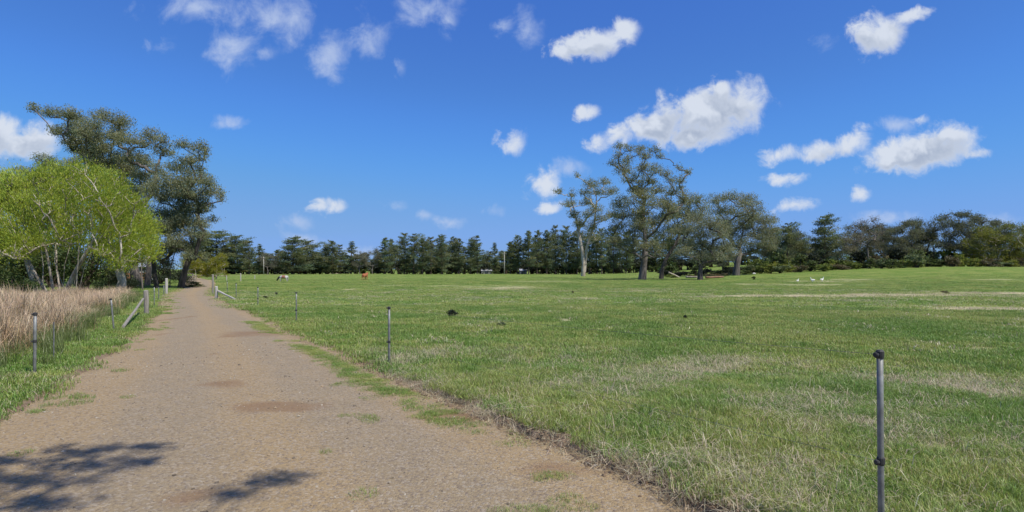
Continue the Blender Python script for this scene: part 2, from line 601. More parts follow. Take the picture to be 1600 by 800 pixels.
# ------------------------------------------------------------------ ground sheet
DRY_SPOTS = [  # px, py, half width px, half height px, strength
    (1190, 463, 150, 2.2, 1.0), (1320, 462.5, 150, 2.2, 1.0), (1450, 461, 150, 2.3, 1.0), (1580, 459.5, 150, 2.6, 1.0), (1540, 482, 90, 3.5, 1.0), (1450, 480, 40, 2, .5),
    (790, 451, 55, 3, .9), (780, 449, 90, 4, .5), (905, 467, 35, 2.2, .7), (885, 501, 32, 4, .8), (635, 563, 32, 7, .9), (540, 453, 12, 2.0, 1.0),
    (1290, 440, 60, 2.0, .6), (1250, 445, 90, 2.5, .5), (1170, 444, 22, 1.6, .8), (1510, 545, 55, 6, .7), (1330, 437, 60, 1.5, .5),
    (1560, 690, 60, 10, .8), (1480, 640, 40, 6, .5), (1555, 437, 40, 1.5, .5), (1040, 493, 30, 4, .5), (850, 440, 60, 1.5, .5), (1000, 455, 60, 1.6, .4),
    (690, 447, 50, 1.6, .4), (1350, 470, 60, 2, .4), (610, 446, 40, 1.4, .4), (1330, 668, 40, 7, .5), (1460, 700, 50, 8, .6), (1180, 560, 40, 5, .4)]


def dry_value(X, Y, Z):
    Ys = np.maximum(Y, 1.0)
    px = 800 + X / Ys * F
    py = proj_y(X, Ys, Z)
    v = np.zeros_like(X)
    wob = fbm(X, Y, 0.8, 3, 31)
    for (cx, cy, rx, ry, k) in DRY_SPOTS:
        x0, y0, _ = at(cx, cy)
        sx = rx / F * y0
        sy = max(0.5 * (at(cx, cy - ry)[1] - at(cx, cy + ry)[1]), 0.12)
        d = np.hypot((X - x0) / sx, (Y - y0) / sy)
        v = np.maximum(v, k * (1 - sstep(0.35, 1.2, d + 0.5 * wob)))
    return v * (Y > 1)


def build_ground():
    af = np.linspace(R(-62), R(62), 460)
    ab = np.linspace(R(62), R(298), 60)[1:-1]
    ang = np.concatenate([af, ab])
    nr = 420
    rad = np.geomspace(0.6, 2600, nr)
    A, Rr = np.meshgrid(ang, rad)
    X = Rr * np.sin(A)
    Y = Rr * np.cos(A)
    Z = ground_z(X, Y)
    na = len(ang)
    v = np.stack([X, Y, Z], -1).reshape(-1, 3)
    v = np.concatenate([v, [[0, 0, float(ground_z(0., 0.))]]])
    i = np.arange(nr - 1)[:, None] * na
    j = np.arange(na)[None, :]
    j2 = (j + 1) % na
    q = np.stack([i + j, i + na + j, i + na + j2, i + j2], -1).reshape(-1, 4)
    jj = np.arange(na)
    t = np.stack([np.full(na, nr * na), jj, (jj + 1) % na], 1)
    s, side = road_s(X, Y)
    sn = s + edge_noise(X, Y)
    band = np.where(side > 0, 0.24, 0.28)
    dirt = (1 - sstep(0.0, 1.0, sn / band)) * 1.0
    dry = dry_value(X, Y, Z)
    add0 = lambda a: np.concatenate([a.ravel(), [0]])
    me = mesh_np('field', v, [q, t], {'dirt': add0(dirt), 'dry': add0(dry)}, True, M_FIELD)
    o = link('field', me)
    tag(o, 'green pasture with dry straw patches on both sides of the track', 'field', kind='structure')


build_ground()

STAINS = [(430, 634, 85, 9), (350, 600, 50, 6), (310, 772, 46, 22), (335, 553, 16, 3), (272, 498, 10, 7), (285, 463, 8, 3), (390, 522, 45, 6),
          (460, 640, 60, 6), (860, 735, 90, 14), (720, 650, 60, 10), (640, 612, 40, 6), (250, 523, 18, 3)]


def build_road():
    Ys = np.concatenate([np.linspace(-55, 2.6, 60)[:-1], np.geomspace(2.6, 172, 330)])
    nu = 90
    u = np.linspace(0, 1, nu)
    l = np.interp(Ys, LY, LX) - 0.9
    r = np.interp(Ys, RY, RX) + 0.9
    X = l[:, None] * (1 - u) + r[:, None] * u
    Y = np.repeat(Ys[:, None], nu, 1)
    Z = road_z(X, Y)
    v = np.stack([X, Y, Z], -1).reshape(-1, 3)
    n = len(Ys)
    i = np.arange(n - 1)[:, None] * nu
    j = np.arange(nu - 1)[None, :]
    q = np.stack([i + j, i + j + 1, i + nu + j + 1, i + nu + j], -1).reshape(-1, 4)
    uu = np.repeat(u[None, :], n, 0)
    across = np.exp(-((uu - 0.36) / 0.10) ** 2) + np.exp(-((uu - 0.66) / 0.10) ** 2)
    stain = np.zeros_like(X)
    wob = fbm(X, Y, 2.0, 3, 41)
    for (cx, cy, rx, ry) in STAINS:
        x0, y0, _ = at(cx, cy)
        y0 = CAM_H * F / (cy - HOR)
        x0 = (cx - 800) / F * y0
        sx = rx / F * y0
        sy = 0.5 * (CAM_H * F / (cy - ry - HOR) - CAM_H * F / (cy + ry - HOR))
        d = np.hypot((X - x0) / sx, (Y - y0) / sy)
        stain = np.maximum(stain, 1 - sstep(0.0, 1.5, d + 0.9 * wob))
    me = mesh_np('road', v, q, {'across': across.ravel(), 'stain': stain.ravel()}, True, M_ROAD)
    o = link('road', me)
    tag(o, 'tan gravel farm track running towards the left gum trees', 'road', kind='structure')


build_road()


# ------------------------------------------------------------------ scattering (grass, reeds, pebbles)
def scatter_group():
    g = bpy.data.node_groups.new('scatter', 'GeometryNodeTree')
    g.interface.new_socket('Geometry', in_out='INPUT', socket_type='NodeSocketGeometry')
    g.interface.new_socket('Collection', in_out='INPUT', socket_type='NodeSocketCollection')
    g.interface.new_socket('Geometry', in_out='OUTPUT', socket_type='NodeSocketGeometry')
    N = NT(g)
    gi = N.n('NodeGroupInput')
    go = N.n('NodeGroupOutput')
    ci = N.n('GeometryNodeCollectionInfo', {'Collection': gi.outputs[1], 'Separate Children': True, 'Reset Children': True})
    idx = N.n('GeometryNodeInputNamedAttribute', {'Name': 'idx'}, data_type='INT').outputs[0]
    rot = N.n('GeometryNodeInputNamedAttribute', {'Name': 'rot'}, data_type='FLOAT_VECTOR').outputs[0]
    scl = N.n('GeometryNodeInputNamedAttribute', {'Name': 'scl'}, data_type='FLOAT_VECTOR').outputs[0]
    e2r = N.n('FunctionNodeEulerToRotation', {0: rot}).outputs[0]
    ip = N.n('GeometryNodeInstanceOnPoints', {'Points': gi.outputs[0], 'Instance': ci.outputs[0], 'Pick Instance': True,
                                              'Instance Index': idx, 'Rotation': e2r, 'Scale': scl})
    g.links.new(ip.outputs[0], go.inputs[0])
    return g


SCATTER = scatter_group()


def scatter(name, pts, meshes, scl, label, cat, tilt=0.08, idx=None, rotx=None, seed=1):
    rg = np.random.default_rng(seed)
    n = len(pts)
    c = bpy.data.collections.new(name + '_pieces')
    for k, me in enumerate(meshes):
        c.objects.link(bpy.data.objects.new('%s_piece_%02d' % (name, k), me))
    me = bpy.data.meshes.new(name)
    me.vertices.add(n)
    me.vertices.foreach_set('co', np.asarray(pts, np.float32).ravel())
    rot = np.stack([rg.normal(0, tilt, n), rg.normal(0, tilt, n), rg.uniform(0, 6.283, n)], 1).astype(np.float32)
    a = me.attributes.new('rot', 'FLOAT_VECTOR', 'POINT')
    a.data.foreach_set('vector', rot.ravel())
    scl = np.asarray(scl, np.float32)
    if scl.ndim == 1:
        scl = np.repeat(scl[:, None], 3, 1)
    a = me.attributes.new('scl', 'FLOAT_VECTOR', 'POINT')
    a.data.foreach_set('vector', scl.ravel())
    a = me.attributes.new('idx', 'INT', 'POINT')
    ii = rg.integers(0, len(meshes), n) if idx is None else idx
    a.data.foreach_set('value', ii.astype(np.int32))
    me.update()
    o = link(name, me)
    md = o.modifiers.new('scatter', 'NODES')
    md.node_group = SCATTER
    ident = [s.identifier for s in SCATTER.interface.items_tree if s.name == 'Collection'][0]
    md[ident] = c
    tag(o, label, cat, kind='stuff')
    return o


def blades(n, radius, hmin, hmax, width, lean, tint, mat, name, seed, hang=0.0, seg=2, gauss=False):
    """a patch of grass blades; tint(rg, n)-> (n,3) root colour, tip colour"""
    rg = np.random.default_rng(seed)
    if gauss:
        p = rg.normal(0, radius * 0.5, (n, 2))
    else:
        rr = radius * np.sqrt(rg.random(n))
        th = rg.uniform(0, 6.283, n)
        p = np.stack([rr * np.cos(th), rr * np.sin(th)], 1)
    h = rg.uniform(hmin, hmax, n) * (1 - 0.25 * (np.hypot(p[:, 0], p[:, 1]) / radius).clip(0, 1))
    az = rg.uniform(0, 6.283, n)
    le = np.abs(rg.normal(0, lean, n)) + lean * 0.3
    d = np.stack([np.cos(az), np.sin(az)], 1)
    side = np.stack([-np.sin(az + rg.normal(0, .6, n)), np.cos(az)], 1)
    side /= np.linalg.norm(side, axis=1, keepdims=True)
    w = width * rg.uniform(0.6, 1.3, n)
    root, tip = tint(rg, n)
    V = []
    C = []
    for k in range(seg + 1):
        t = k / seg
        z = h * (np.sin(t * 1.35) / np.sin(1.35)) * (1 - hang * le * t * t)
        off = d * (h * le * t ** 1.7)[:, None]
        c = np.concatenate([p + off, z[:, None]], 1)
        wk = w * (1 - t) ** 0.7 * 0.5
        col = root * (1 - t) + tip * t
        if k < seg:
            s3 = np.concatenate([side * wk[:, None], np.zeros((n, 1))], 1)
            V += [c - s3, c + s3]
            C += [col, col]
        else:
            V.append(c)
            C.append(col)
    nv = len(V)
    v = np.stack(V, 1).reshape(-1, 3)
    c = np.stack(C, 1).reshape(-1, 3)
    b = np.arange(n)[:, None] * nv
    qs = []
    for k in range(seg - 1):
        qs.append(b + np.array([[2 * k, 2 * k + 1, 2 * k + 3, 2 * k + 2]]))
    k = seg - 1
    ts = b + np.array([[2 * k, 2 * k + 1, 2 * k + 2]])
    f = ([np.concatenate(qs)] if qs else []) + [ts]
    return mesh_np(name, v, f, {'tint': c}, False, mat)


def blade_material(name, turf=True):
    m, N, out = new_mat(name)
    a = N.n('ShaderNodeAttribute', attribute_name='tint').outputs['Color']
    if turf:
        pos = N.n('ShaderNodeNewGeometry').outputs['Position']
        c, n1, n2 = grass_color(N, pos)
        # tint multiplies the shared field colour
        a = N.mix(1.0, c, a, 'MULTIPLY')
    d = N.n('ShaderNodeBsdfDiffuse', {'Color': a})
    tr = N.n('ShaderNodeBsdfTranslucent', {'Color': a})
    mx = N.n('ShaderNodeMixShader', {0: 0.35, 1: d.outputs[0], 2: tr.outputs[0]})
    gl = N.n('ShaderNodeBsdfGlossy', {'Color': (1, 1, 1, 1), 'Roughness': 0.5})
    mx2 = N.n('ShaderNodeMixShader', {0: 0.04, 1: mx.outputs[0], 2: gl.outputs[0]})
    N.t.links.new(mx2.outputs[0], out.inputs[0])
    return m


M_BLADE = blade_material('grass_blade')
M_STRAW = blade_material('straw_blade', False)
M_REED = blade_material('reed_blade', False)


def tint_green(rg, n):
    k = rg.uniform(0.7, 1.6, (n, 1))
    hue = rg.normal(0, 0.10, (n, 1))
    tip = k * np.concatenate([1.05 + hue, 1.08 + 0 * hue, 0.95 - hue], 1)
    dead = rg.random((n, 1)) < 0.15
    tip = np.where(dead, np.array([[2.3, 1.55, 3.2]]) * rg.uniform(0.6, 1.0, (n, 1)), tip)
    return tip * 0.75, tip


def tint_straw(rg, n):
    k = rg.uniform(0.7, 1.3, (n, 1))
    c = k * np.array([[0.52, 0.45, 0.30]]) * (1 + rg.normal(0, .06, (n, 3)))
    return c * 0.85, c


def tint_reed(rg, n):
    k = rg.uniform(0.7, 1.2, (n, 1))
    tip = k * np.array([[0.70, 0.53, 0.36]]) * (1 + rg.normal(0, .05, (n, 3)))
    g = rg.random((n, 1))
    root = np.where(g < 0.55, np.array([[0.10, 0.115, 0.03]]), np.array([[0.34, 0.20, 0.07]])) * k
    return root, tip


def wedge(n, r0, r1, a=54, seed=0):
    rg = np.random.default_rng(seed)
    r = np.sqrt(rg.uniform(r0 * r0, r1 * r1, n))
    th = R(1) * rg.uniform(-a, a, n)
    return r * np.sin(th), r * np.cos(th), rg


def on_turf(X, Y, rg, soft=0.22):
    s, side = road_s(X, Y)
    sn = s + edge_noise(X, Y)
    return sn > 0.02 + soft * rg.random(len(X)) * np.where(side > 0, 0.4, 1.0)


g1 = [blades(150, 0.17, 0.035, 0.095, 0.0048, 0.55, tint_green, M_BLADE, 'grass_near', 100 + k) for k in range(6)]
g2 = [blades(170, 0.34, 0.04, 0.10, 0.010, 0.55, tint_green, M_BLADE, 'grass_mid', 200 + k) for k in range(5)]
g3 = [blades(150, 0.95, 0.03, 0.075, 0.022, 0.6, tint_green, M_BLADE, 'grass_far', 300 + k, seg=1) for k in range(4)]
g4 = [blades(60, 3.0, 0.03, 0.08, 0.06, 0.6, tint_green, M_BLADE, 'grass_distant', 400 + k, seg=1) for k in range(4)]
s1 = [blades(36, 0.22, 0.05, 0.17, 0.0050, 1.6, tint_straw, M_STRAW, 'straw_near', 500 + k, hang=0.35) for k in range(5)]
s2 = [blades(50, 0.45, 0.04, 0.12, 0.014, 1.3, tint_straw, M_STRAW, 'straw_mid', 600 + k, hang=0.35) for k in range(4)]


def dryness_field(X, Y):
    return fbm(X, Y, 0.5, 4, 61)


def build_grass():
    parts = []
    for (nm, ms, r0, r1, dens, a, soft, seed) in (('pasture_grass_near', g1, 2.2, 9.5, 85, 56, .22, 1), ('pasture_grass_middle', g2, 9, 29, 19, 54, .25, 2),
                                                  ('pasture_grass_far', g3, 28, 140, 2.2, 52, .5, 3), ('pasture_grass_distant', g4, 110, 270, 0.09, 50, 1.0, 4)):
        n = int(dens * R(a) * (r1 * r1 - r0 * r0))
        X, Y, rg = wedge(n, r0, r1, a, seed)
        ok = on_turf(X, Y, rg, soft)
        ok &= rg.random(n) > 0.92 * dry_value(X, Y, ground_z(X, Y))
        if nm == 'pasture_grass_far':
            ok &= rg.random(n) > .93 * sstep(45, 140, np.hypot(X, Y))
        X, Y = X[ok], Y[ok]
        Z = ground_z(X, Y)
        lush = fbm(X, Y, 0.9, 3, 71)
        sc = (1.0 + 0.7 * lush) * rg.uniform(0.75, 1.25, len(X))
        sc = np.stack([rg.uniform(0.85, 1.2, len(X))] * 2 + [np.clip(sc, 0.4, 2.0)], 1)
        scatter(nm, np.stack([X, Y, Z], 1), ms, sc, {'pasture_grass_near': 'short green grass blades nearest the camera', 'pasture_grass_middle': 'short green grass of the middle pasture around the second fence post',
                'pasture_grass_far': 'green pasture grass beyond the near fence posts', 'pasture_grass_distant': 'distant green grass in front of the far trees'}[nm], 'grass', 0.06, seed=seed)
    # dead straw lying in the turf
    for (nm, ms, r0, r1, dens, seed, lab) in (('dry_straw_near', s1, 2.4, 12, 75, 11, 'dry straw litter among the near grass'), ('dry_straw_far', s2, 12, 60, 3.0, 12, 'dry straw litter among the farther grass')):
        n = int(dens * R(54) * (r1 * r1 - r0 * r0))
        X, Y, rg = wedge(n, r0, r1, 54, seed)
        ok = on_turf(X, Y, rg, 0.1)
        Z = ground_z(X, Y)
        w = sstep(-0.1, 0.6, dryness_field(X, Y)) * 0.9 + 0.12 + dry_value(X, Y, Z)
        ok &= rg.random(n) < w
        X, Y, Z = X[ok], Y[ok], Z[ok]
        sc = rg.uniform(0.6, 1.3, len(X))
        scatter(nm, np.stack([X, Y, Z], 1), ms, sc, lab, 'straw', 0.1, seed=seed)


build_grass()


def build_verge():
    """grass strip and tufts growing on the right half of the track, thatch along the eroded lip"""
    rg = np.random.default_rng(77)
    n = 2600
    Y = rg.uniform(5.2, 19, n)
    r = np.interp(Y, RY, RX)
    off = rg.uniform(-1.0, -0.28, n)
    wid = np.exp(-((off + 0.55) / 0.20) ** 2)
    keep = rg.random(n) < .62 * wid * sstep(-0.25, 0.25, fbm(Y, off, 0.6, 3, 81) + 0.12) * sstep(5.2, 7.0, Y)
    Y, off = Y[keep], off[keep]
    X = np.interp(Y, RY, RX) + off
    pts = np.stack([X, Y, road_z(X, Y) - 0.005], 1)
    sc = np.stack([rg.uniform(.5, 1, len(X))] * 2 + [rg.uniform(.22, .55, len(X))], 1)
    n = 900
    Y2 = rg.uniform(3.5, 12, n)
    o2 = -rg.gamma(2.0, 0.45, n) - 0.1
    X2 = np.interp(Y2, RY, RX) + o2
    k2 = (fbm(X2, Y2, 1.6, 2, 83) > 0.42)
    X2, Y2 = X2[k2], Y2[k2]
    pts2 = np.stack([X2, Y2, road_z(X2, Y2) - 0.005], 1)
    sc2 = np.stack([rg.uniform(.3, .7, len(X2))] * 2 + [rg.uniform(.3, .6, len(X2))], 1)
    n = 500
    Y3 = rg.uniform(6.5, 40, n)
    X3 = np.interp(Y3, LY, LX) + rg.gamma(1.5, 0.22, n)
    k3 = fbm(X3, Y3, 1.2, 2, 85) > 0.15
    X3, Y3 = X3[k3], Y3[k3]
    pts3 = np.stack([X3, Y3, road_z(X3, Y3) - 0.005], 1)
    sc3 = np.stack([rg.uniform(.5, 1, len(X3))] * 2 + [rg.uniform(.4, .8, len(X3))], 1)
    scatter('track_grass', np.concatenate([pts, pts2, pts3]), g1, np.concatenate([sc, sc2, sc3]), 'thin grass strip and tufts growing along the gravel track edges', 'grass', .05, seed=5)
    n = 260
    Y = rg.uniform(3.2, 9, n)
    X = np.interp(Y, RY, RX) + rg.normal(-0.02, 0.09, n)
    scatter('lip_thatch', np.stack([X, Y, np.maximum(ground_z(X, Y), road_z(X, Y)) - .01], 1), s1, rg.uniform(.4, .9, n), 'dead thatch hanging along the eroded lip beside the track', 'straw', .5, seed=6)


build_verge()


def rock_mesh(name, seed, mat, flat=0.65):
    rg = np.random.default_rng(seed)
    import bmesh
    bm = bmesh.new()
    bmesh.ops.create_icosphere(bm, subdivisions=1, radius=1.0)
    for v in bm.verts:
        v.co = v.co * rg.uniform(0.72, 1.2)
        v.co.z *= flat
    me = bpy.data.meshes.new(name)
    bm.to_mesh(me)
    bm.free()
    me.materials.append(mat)
    return me


M_STONE = [simple_mat('stone_' + nm, c, tuple(q * .75 for q in c), 3.0, 0.9) for nm, c in
           (('grey', (0.27, 0.235, 0.19)), ('tan', (0.31, 0.235, 0.15)), ('dark', (0.13, 0.105, 0.08)), ('pale', (0.36, 0.32, 0.26)))]
M_CLOD = simple_mat('soil_clod', (0.19, 0.135, 0.09), (0.10, 0.07, 0.045), 6.0, 0.95)


def build_pebbles():
    rocks = [rock_mesh('pebble', 900 + k, M_STONE[k % 4]) for k in range(8)]
    X, Y, rg = wedge(26000, 2.6, 15, 56, 21)
    s, _ = road_s(X, Y)
    ok = (s < -0.02) & (rg.random(len(X)) < 0.35 + 1.2 * np.clip(fbm(X, Y, 0.8, 3, 91), 0, 1))
    X, Y = X[ok], Y[ok]
    sz = np.clip(rg.lognormal(np.log(0.0052), 0.5, len(X)), 0.002, 0.02) * (1 + 0.03 * Y)
    scatter('gravel_stones', np.stack([X, Y, road_z(X, Y) + sz * .1], 1), rocks, sz, 'loose small stones scattered over the gravel track', 'gravel', .5, seed=22)
    clods = [rock_mesh('clod', 950 + k, M_CLOD, .8) for k in range(5)]
    n = 1500
    Y = 3.0 + 7.5 * rg.random(n) ** 1.4
    X = np.interp(Y, RY, RX) + rg.normal(-0.05, 0.10, n)
    sz = np.clip(rg.lognormal(np.log(0.014), 0.55, n), 0.005, 0.05)
    scatter('soil_clods', np.stack([X, Y, np.maximum(road_z(X, Y), ground_z(X, Y)) - sz * .2], 1), clods, sz, 'crumbled soil clods below the grass lip beside the track', 'soil', .6, seed=23)


build_pebbles()


def build_reeds():
    ms = [blades(240, 0.42, 0.5, 1.42, 0.012, 0.36, tint_reed, M_REED, 'reed_clump', 700 + k, hang=0.3, seg=3, gauss=True) for k in range(6)]
    rg = np.random.default_rng(31)
    n = 5200
    Y = rg.uniform(5, 46, n)
    d = rg.uniform(0, 13, n)
    X = np.interp(Y, SWY, SWX) - d
    dens = sstep(0.0, 1.0, d + 0.9 * fbm(X, Y, .5, 2, 96)) * (1 - sstep(7, 12, d + 3 * fbm(X, Y, .2, 2, 93))) * (1 - sstep(38, 46, Y))
    gap = sstep(-0.45, 0.0, fbm(X, Y, .45, 3, 94))
    ok = rg.random(n) < dens * gap * 0.60
    X, Y, d = X[ok], Y[ok], d[ok]
    hs = (0.72 + 0.36 * sstep(0.0, 2.0, d)) * rg.uniform(.72, 1.18, len(X)) * (1 + .8 * fbm(X, Y, .55, 2, 95))
    hs = hs * (1.06 - 0.30 * sstep(14, 34, Y))
    sc = np.stack([rg.uniform(.9, 1.5, len(X))] * 2 + [hs], 1)
    scatter('reeds', np.stack([X, Y, ground_z(X, Y) - .02], 1), ms, sc, 'tall tan dry reeds with green bases left of the track', 'reeds', .05, seed=32)
    # a few green rush clumps at the edge
    def tr(rg, n):
        k = rg.uniform(.7, 1.2, (n, 1))
        return k * np.array([[.10, .14, .035]]), k * np.array([[.20, .24, .07]])
    mg = [blades(120, 0.3, 0.3, 0.62, 0.011, 0.3, tr, M_REED, 'rush_clump', 760 + k, hang=.1, seg=2, gauss=True) for k in range(3)]
    n = 240
    Y = rg.uniform(6, 40, n)
    d = rg.normal(0.35, 0.5, n)
    X = np.interp(Y, SWY, SWX) - d
    scatter('green_rushes', np.stack([X, Y, ground_z(X, Y) - .02], 1), mg, rg.uniform(.5, 1.1, n), 'low green rushes along the foot of the tan reeds', 'rushes', .05, seed=33)


build_reeds()


# ------------------------------------------------------------------ trees
def leaf_cloud(cen, direc, L, W, tint, rg):
    """diamond leaves; cen (n,3), direc (n,3) long axis"""
    n = len(cen)
    direc = direc / (np.linalg.norm(direc, axis=1, keepdims=True) + 1e-9)
    r = rg.normal(0, 1, (n, 3))
    side = np.cross(direc, r)
    side /= np.linalg.norm(side, axis=1, keepdims=True) + 1e-9
    L = L * rg.uniform(.7, 1.3, (n, 1))
    W = W * rg.uniform(.7, 1.3, (n, 1))
    a = cen - direc * L * .5
    b = cen + side * W * .5 + direc * L * .05
    c = cen + direc * L * .5
    d = cen - side * W * .5 + direc * L * .05
    v = np.stack([a, b, c, d], 1).reshape(-1, 3)
    q = np.arange(4 * n).reshape(-1, 4)
    return v, q, np.repeat(tint, 4, 0)


class Skel:
    """branch skeleton: nodes with parents, radii from the pipe model"""

    def __init__(self):
        self.p = []
        self.par = []

    def add(self, pos, par):
        self.p.append(np.asarray(pos, float))
        self.par.append(par)
        return len(self.p) - 1

    def path(self, pts, par=-1):
        for q in pts:
            par = self.add(q, par)
        return par

    def grow(self, target, rg, seg=4, jit=0.06, rise=0.65, min_h=0.0, steep=0.25):
        P = np.array(self.p)
        d = np.linalg.norm(P - target, axis=1)
        over = np.maximum(P[:, 2] - (target[2] - steep * d), 0)
        cost = d + 1.6 * over + np.where(P[:, 2] < min_h, 50, 0)
        i = int(np.argmin(cost))
        a = P[i]
        dv = target - a
        dist = np.linalg.norm(dv)
        ctrl = a + np.array([dv[0] * .38, dv[1] * .38, dv[2] * rise])
        par = i
        ns = max(2, int(round(seg * min(1, dist / 2.0 + .4))))
        for k in range(1, ns + 1):
            t = k / ns
            q = (1 - t) ** 2 * a + 2 * t * (1 - t) * ctrl + t * t * target
            if k < ns:
                q = q + rg.normal(0, jit * dist, 3)
            par = self.add(q, par)
        return par

    def tubes(self, r_base, r_tip, expo=1.65, k=7):
        n = len(self.p)
        kids = [[] for _ in range(n)]
        for i, pa in enumerate(self.par):
            if pa >= 0:
                kids[pa].append(i)
        acc = np.zeros(n)
        for i in range(n - 1, -1, -1):
            acc[i] = 1.0 if not kids[i] else sum(acc[c] for c in kids[i]) + 0.03
        mx = max(acc[i] for i in range(n) if self.par[i] < 0)
        rad = r_tip + (r_base - r_tip) * (acc / mx) ** (1 / expo)
        roots = [i for i in range(n) if self.par[i] < 0]
        out = [MB() for _ in roots]
        stack = [(None, r, True, m) for r, m in zip(roots, out)]
        while stack:
            start, i, main, mb = stack.pop()
            pts = []
            rr = []
            if start is not None:
                pts.append(self.p[start])
                rr.append(min(rad[i] * 1.15, rad[start]))
            cur = i
            while True:
                pts.append(self.p[cur])
                rr.append(rad[cur])
                ch = sorted(kids[cur], key=lambda c: -rad[c])
                if not ch:
                    break
                for c in ch[1:]:
                    stack.append((cur, c, False, mb))
                cur = ch[0]
            kk = k if rr[0] > 0.10 * r_base else 4
            if main and len(pts) > 2:
                rr[0] *= 1.35
            mb.tube(pts, rr, kk, caps=False, wob=.06 if main else 0)
        return out


def bark_mat(name, c1, c2, scale=2.5):
    m, N, out = new_mat(name)
    co = N.n('ShaderNodeTexCoord').outputs['Object']
    mp = N.n('ShaderNodeMapping', {'Vector': co, 'Scale': (1, 1, .22)}).outputs[0]
    nz = N.noise(mp, scale, 6, .65)
    f2 = N.noise(co, 9.0, 4, .6)
    c = N.mix(N.ramp(nz, .38, .62), c1, c2)
    c = N.mix(N.ramp(f2, .5, .75, 0, .5), c, tuple(q * .55 for q in c2))
    b = N.n('ShaderNodeBsdfPrincipled', {'Base Color': c, 'Roughness': .9, 'Specular IOR Level': .2})
    bp = N.n('ShaderNodeBump', {'Height': nz, 'Strength': .6, 'Distance': .05})
    N.t.links.new(bp.outputs[0], b.inputs['Normal'])
    N.t.links.new(b.outputs[0], out.inputs[0])
    return m


M_GUMLEAF = leaf_mat('gum_leaf', .46, .6, .015)
M_WILLOWLEAF = leaf_mat('willow_leaf', .5, .6, .01)
M_PINELEAF = leaf_mat('pine_needle', .4, .6, .01)
M_SHRUBLEAF = leaf_mat('shrub_leaf', .42, .6, .01)
B_GUM = bark_mat('gum_bark', (.19, .165, .15), (.085, .075, .068))
B_GUMDARK = bark_mat('dark_gum_bark', (.10, .085, .08), (.045, .04, .04))
B_PALE = bark_mat('pale_bark', (.48, .44, .38), (.30, .25, .20))
B_WILLOW = bark_mat('willow_bark', (.47, .42, .36), (.26, .215, .175), 4.0)
B_PINE = bark_mat('pine_bark', (.12, .09, .075), (.06, .045, .04))


def tints(base, n, rg, var=.25, warm=.12, alt=None, altp=0.0):
    base = np.array(base)
    k = np.exp(rg.normal(0, var, (n, 1)))
    w = rg.normal(0, warm, (n, 1))
    t = base * k * np.concatenate([1 + w, 1 + 0 * w, 1 - w], 1)
    if alt is not None:
        m = rg.random((n, 1)) < altp
        t = np.where(m, np.array(alt) * k, t)
    return np.clip(t, .004, .9)


LEAFY = 1.35


def clump_leaves(cl, rg, leafL, leafW, lai, droop, base, upb=.25, tuft=.3, alt=None, altp=0.0, updir=None):
    """cl: list of (centre(3), radii(3)); returns leaf arrays and tuft anchor points per clump"""
    V, Q, T, anch = [], [], [], []
    leafL, leafW = leafL * .8, leafW * .8
    nv = 0
    for (c, r) in cl:
        area = math.pi * r[0] * r[2]
        nl = max(60, int(LEAFY * lai * area / (leafL * leafW * .5)))
        nt = max(4, int(nl / 16))
        u = rg.normal(0, 1, (nt, 3))
        u /= np.linalg.norm(u, axis=1, keepdims=True)
        u *= (rg.random((nt, 1)) ** .45)
        u[:, 2] = np.where(u[:, 2] < -.35, u[:, 2] * .5, u[:, 2]) + upb * (1 - np.hypot(u[:, 0], u[:, 1])) * .6
        tc = c + u * r
        anch.append(tc)
        k = rg.integers(0, nt, nl)
        tb = tints(base, nt, rg, .16, .08)
        p = tc[k] + rg.normal(0, 1, (nl, 3)) * np.array([tuft, tuft, tuft * .8])
        if updir is None:
            dr = rg.normal(0, .75, (nl, 3)) + np.array([0, 0, -droop])
        else:
            dr = rg.normal(0, .4, (nl, 3)) + updir(p)
        tt = tb[k] * np.exp(rg.normal(0, .12, (nl, 1)))
        if alt is not None:
            m = rg.random((nl, 1)) < altp
            tt = np.where(m, np.array(alt), tt)
        v, q, t = leaf_cloud(p, dr, leafL, leafW, tt, rg)
        V.append(v)
        Q.append(q + nv)
        T.append(t)
        nv += len(v)
    return np.concatenate(V), np.concatenate(Q), np.concatenate(T), anch


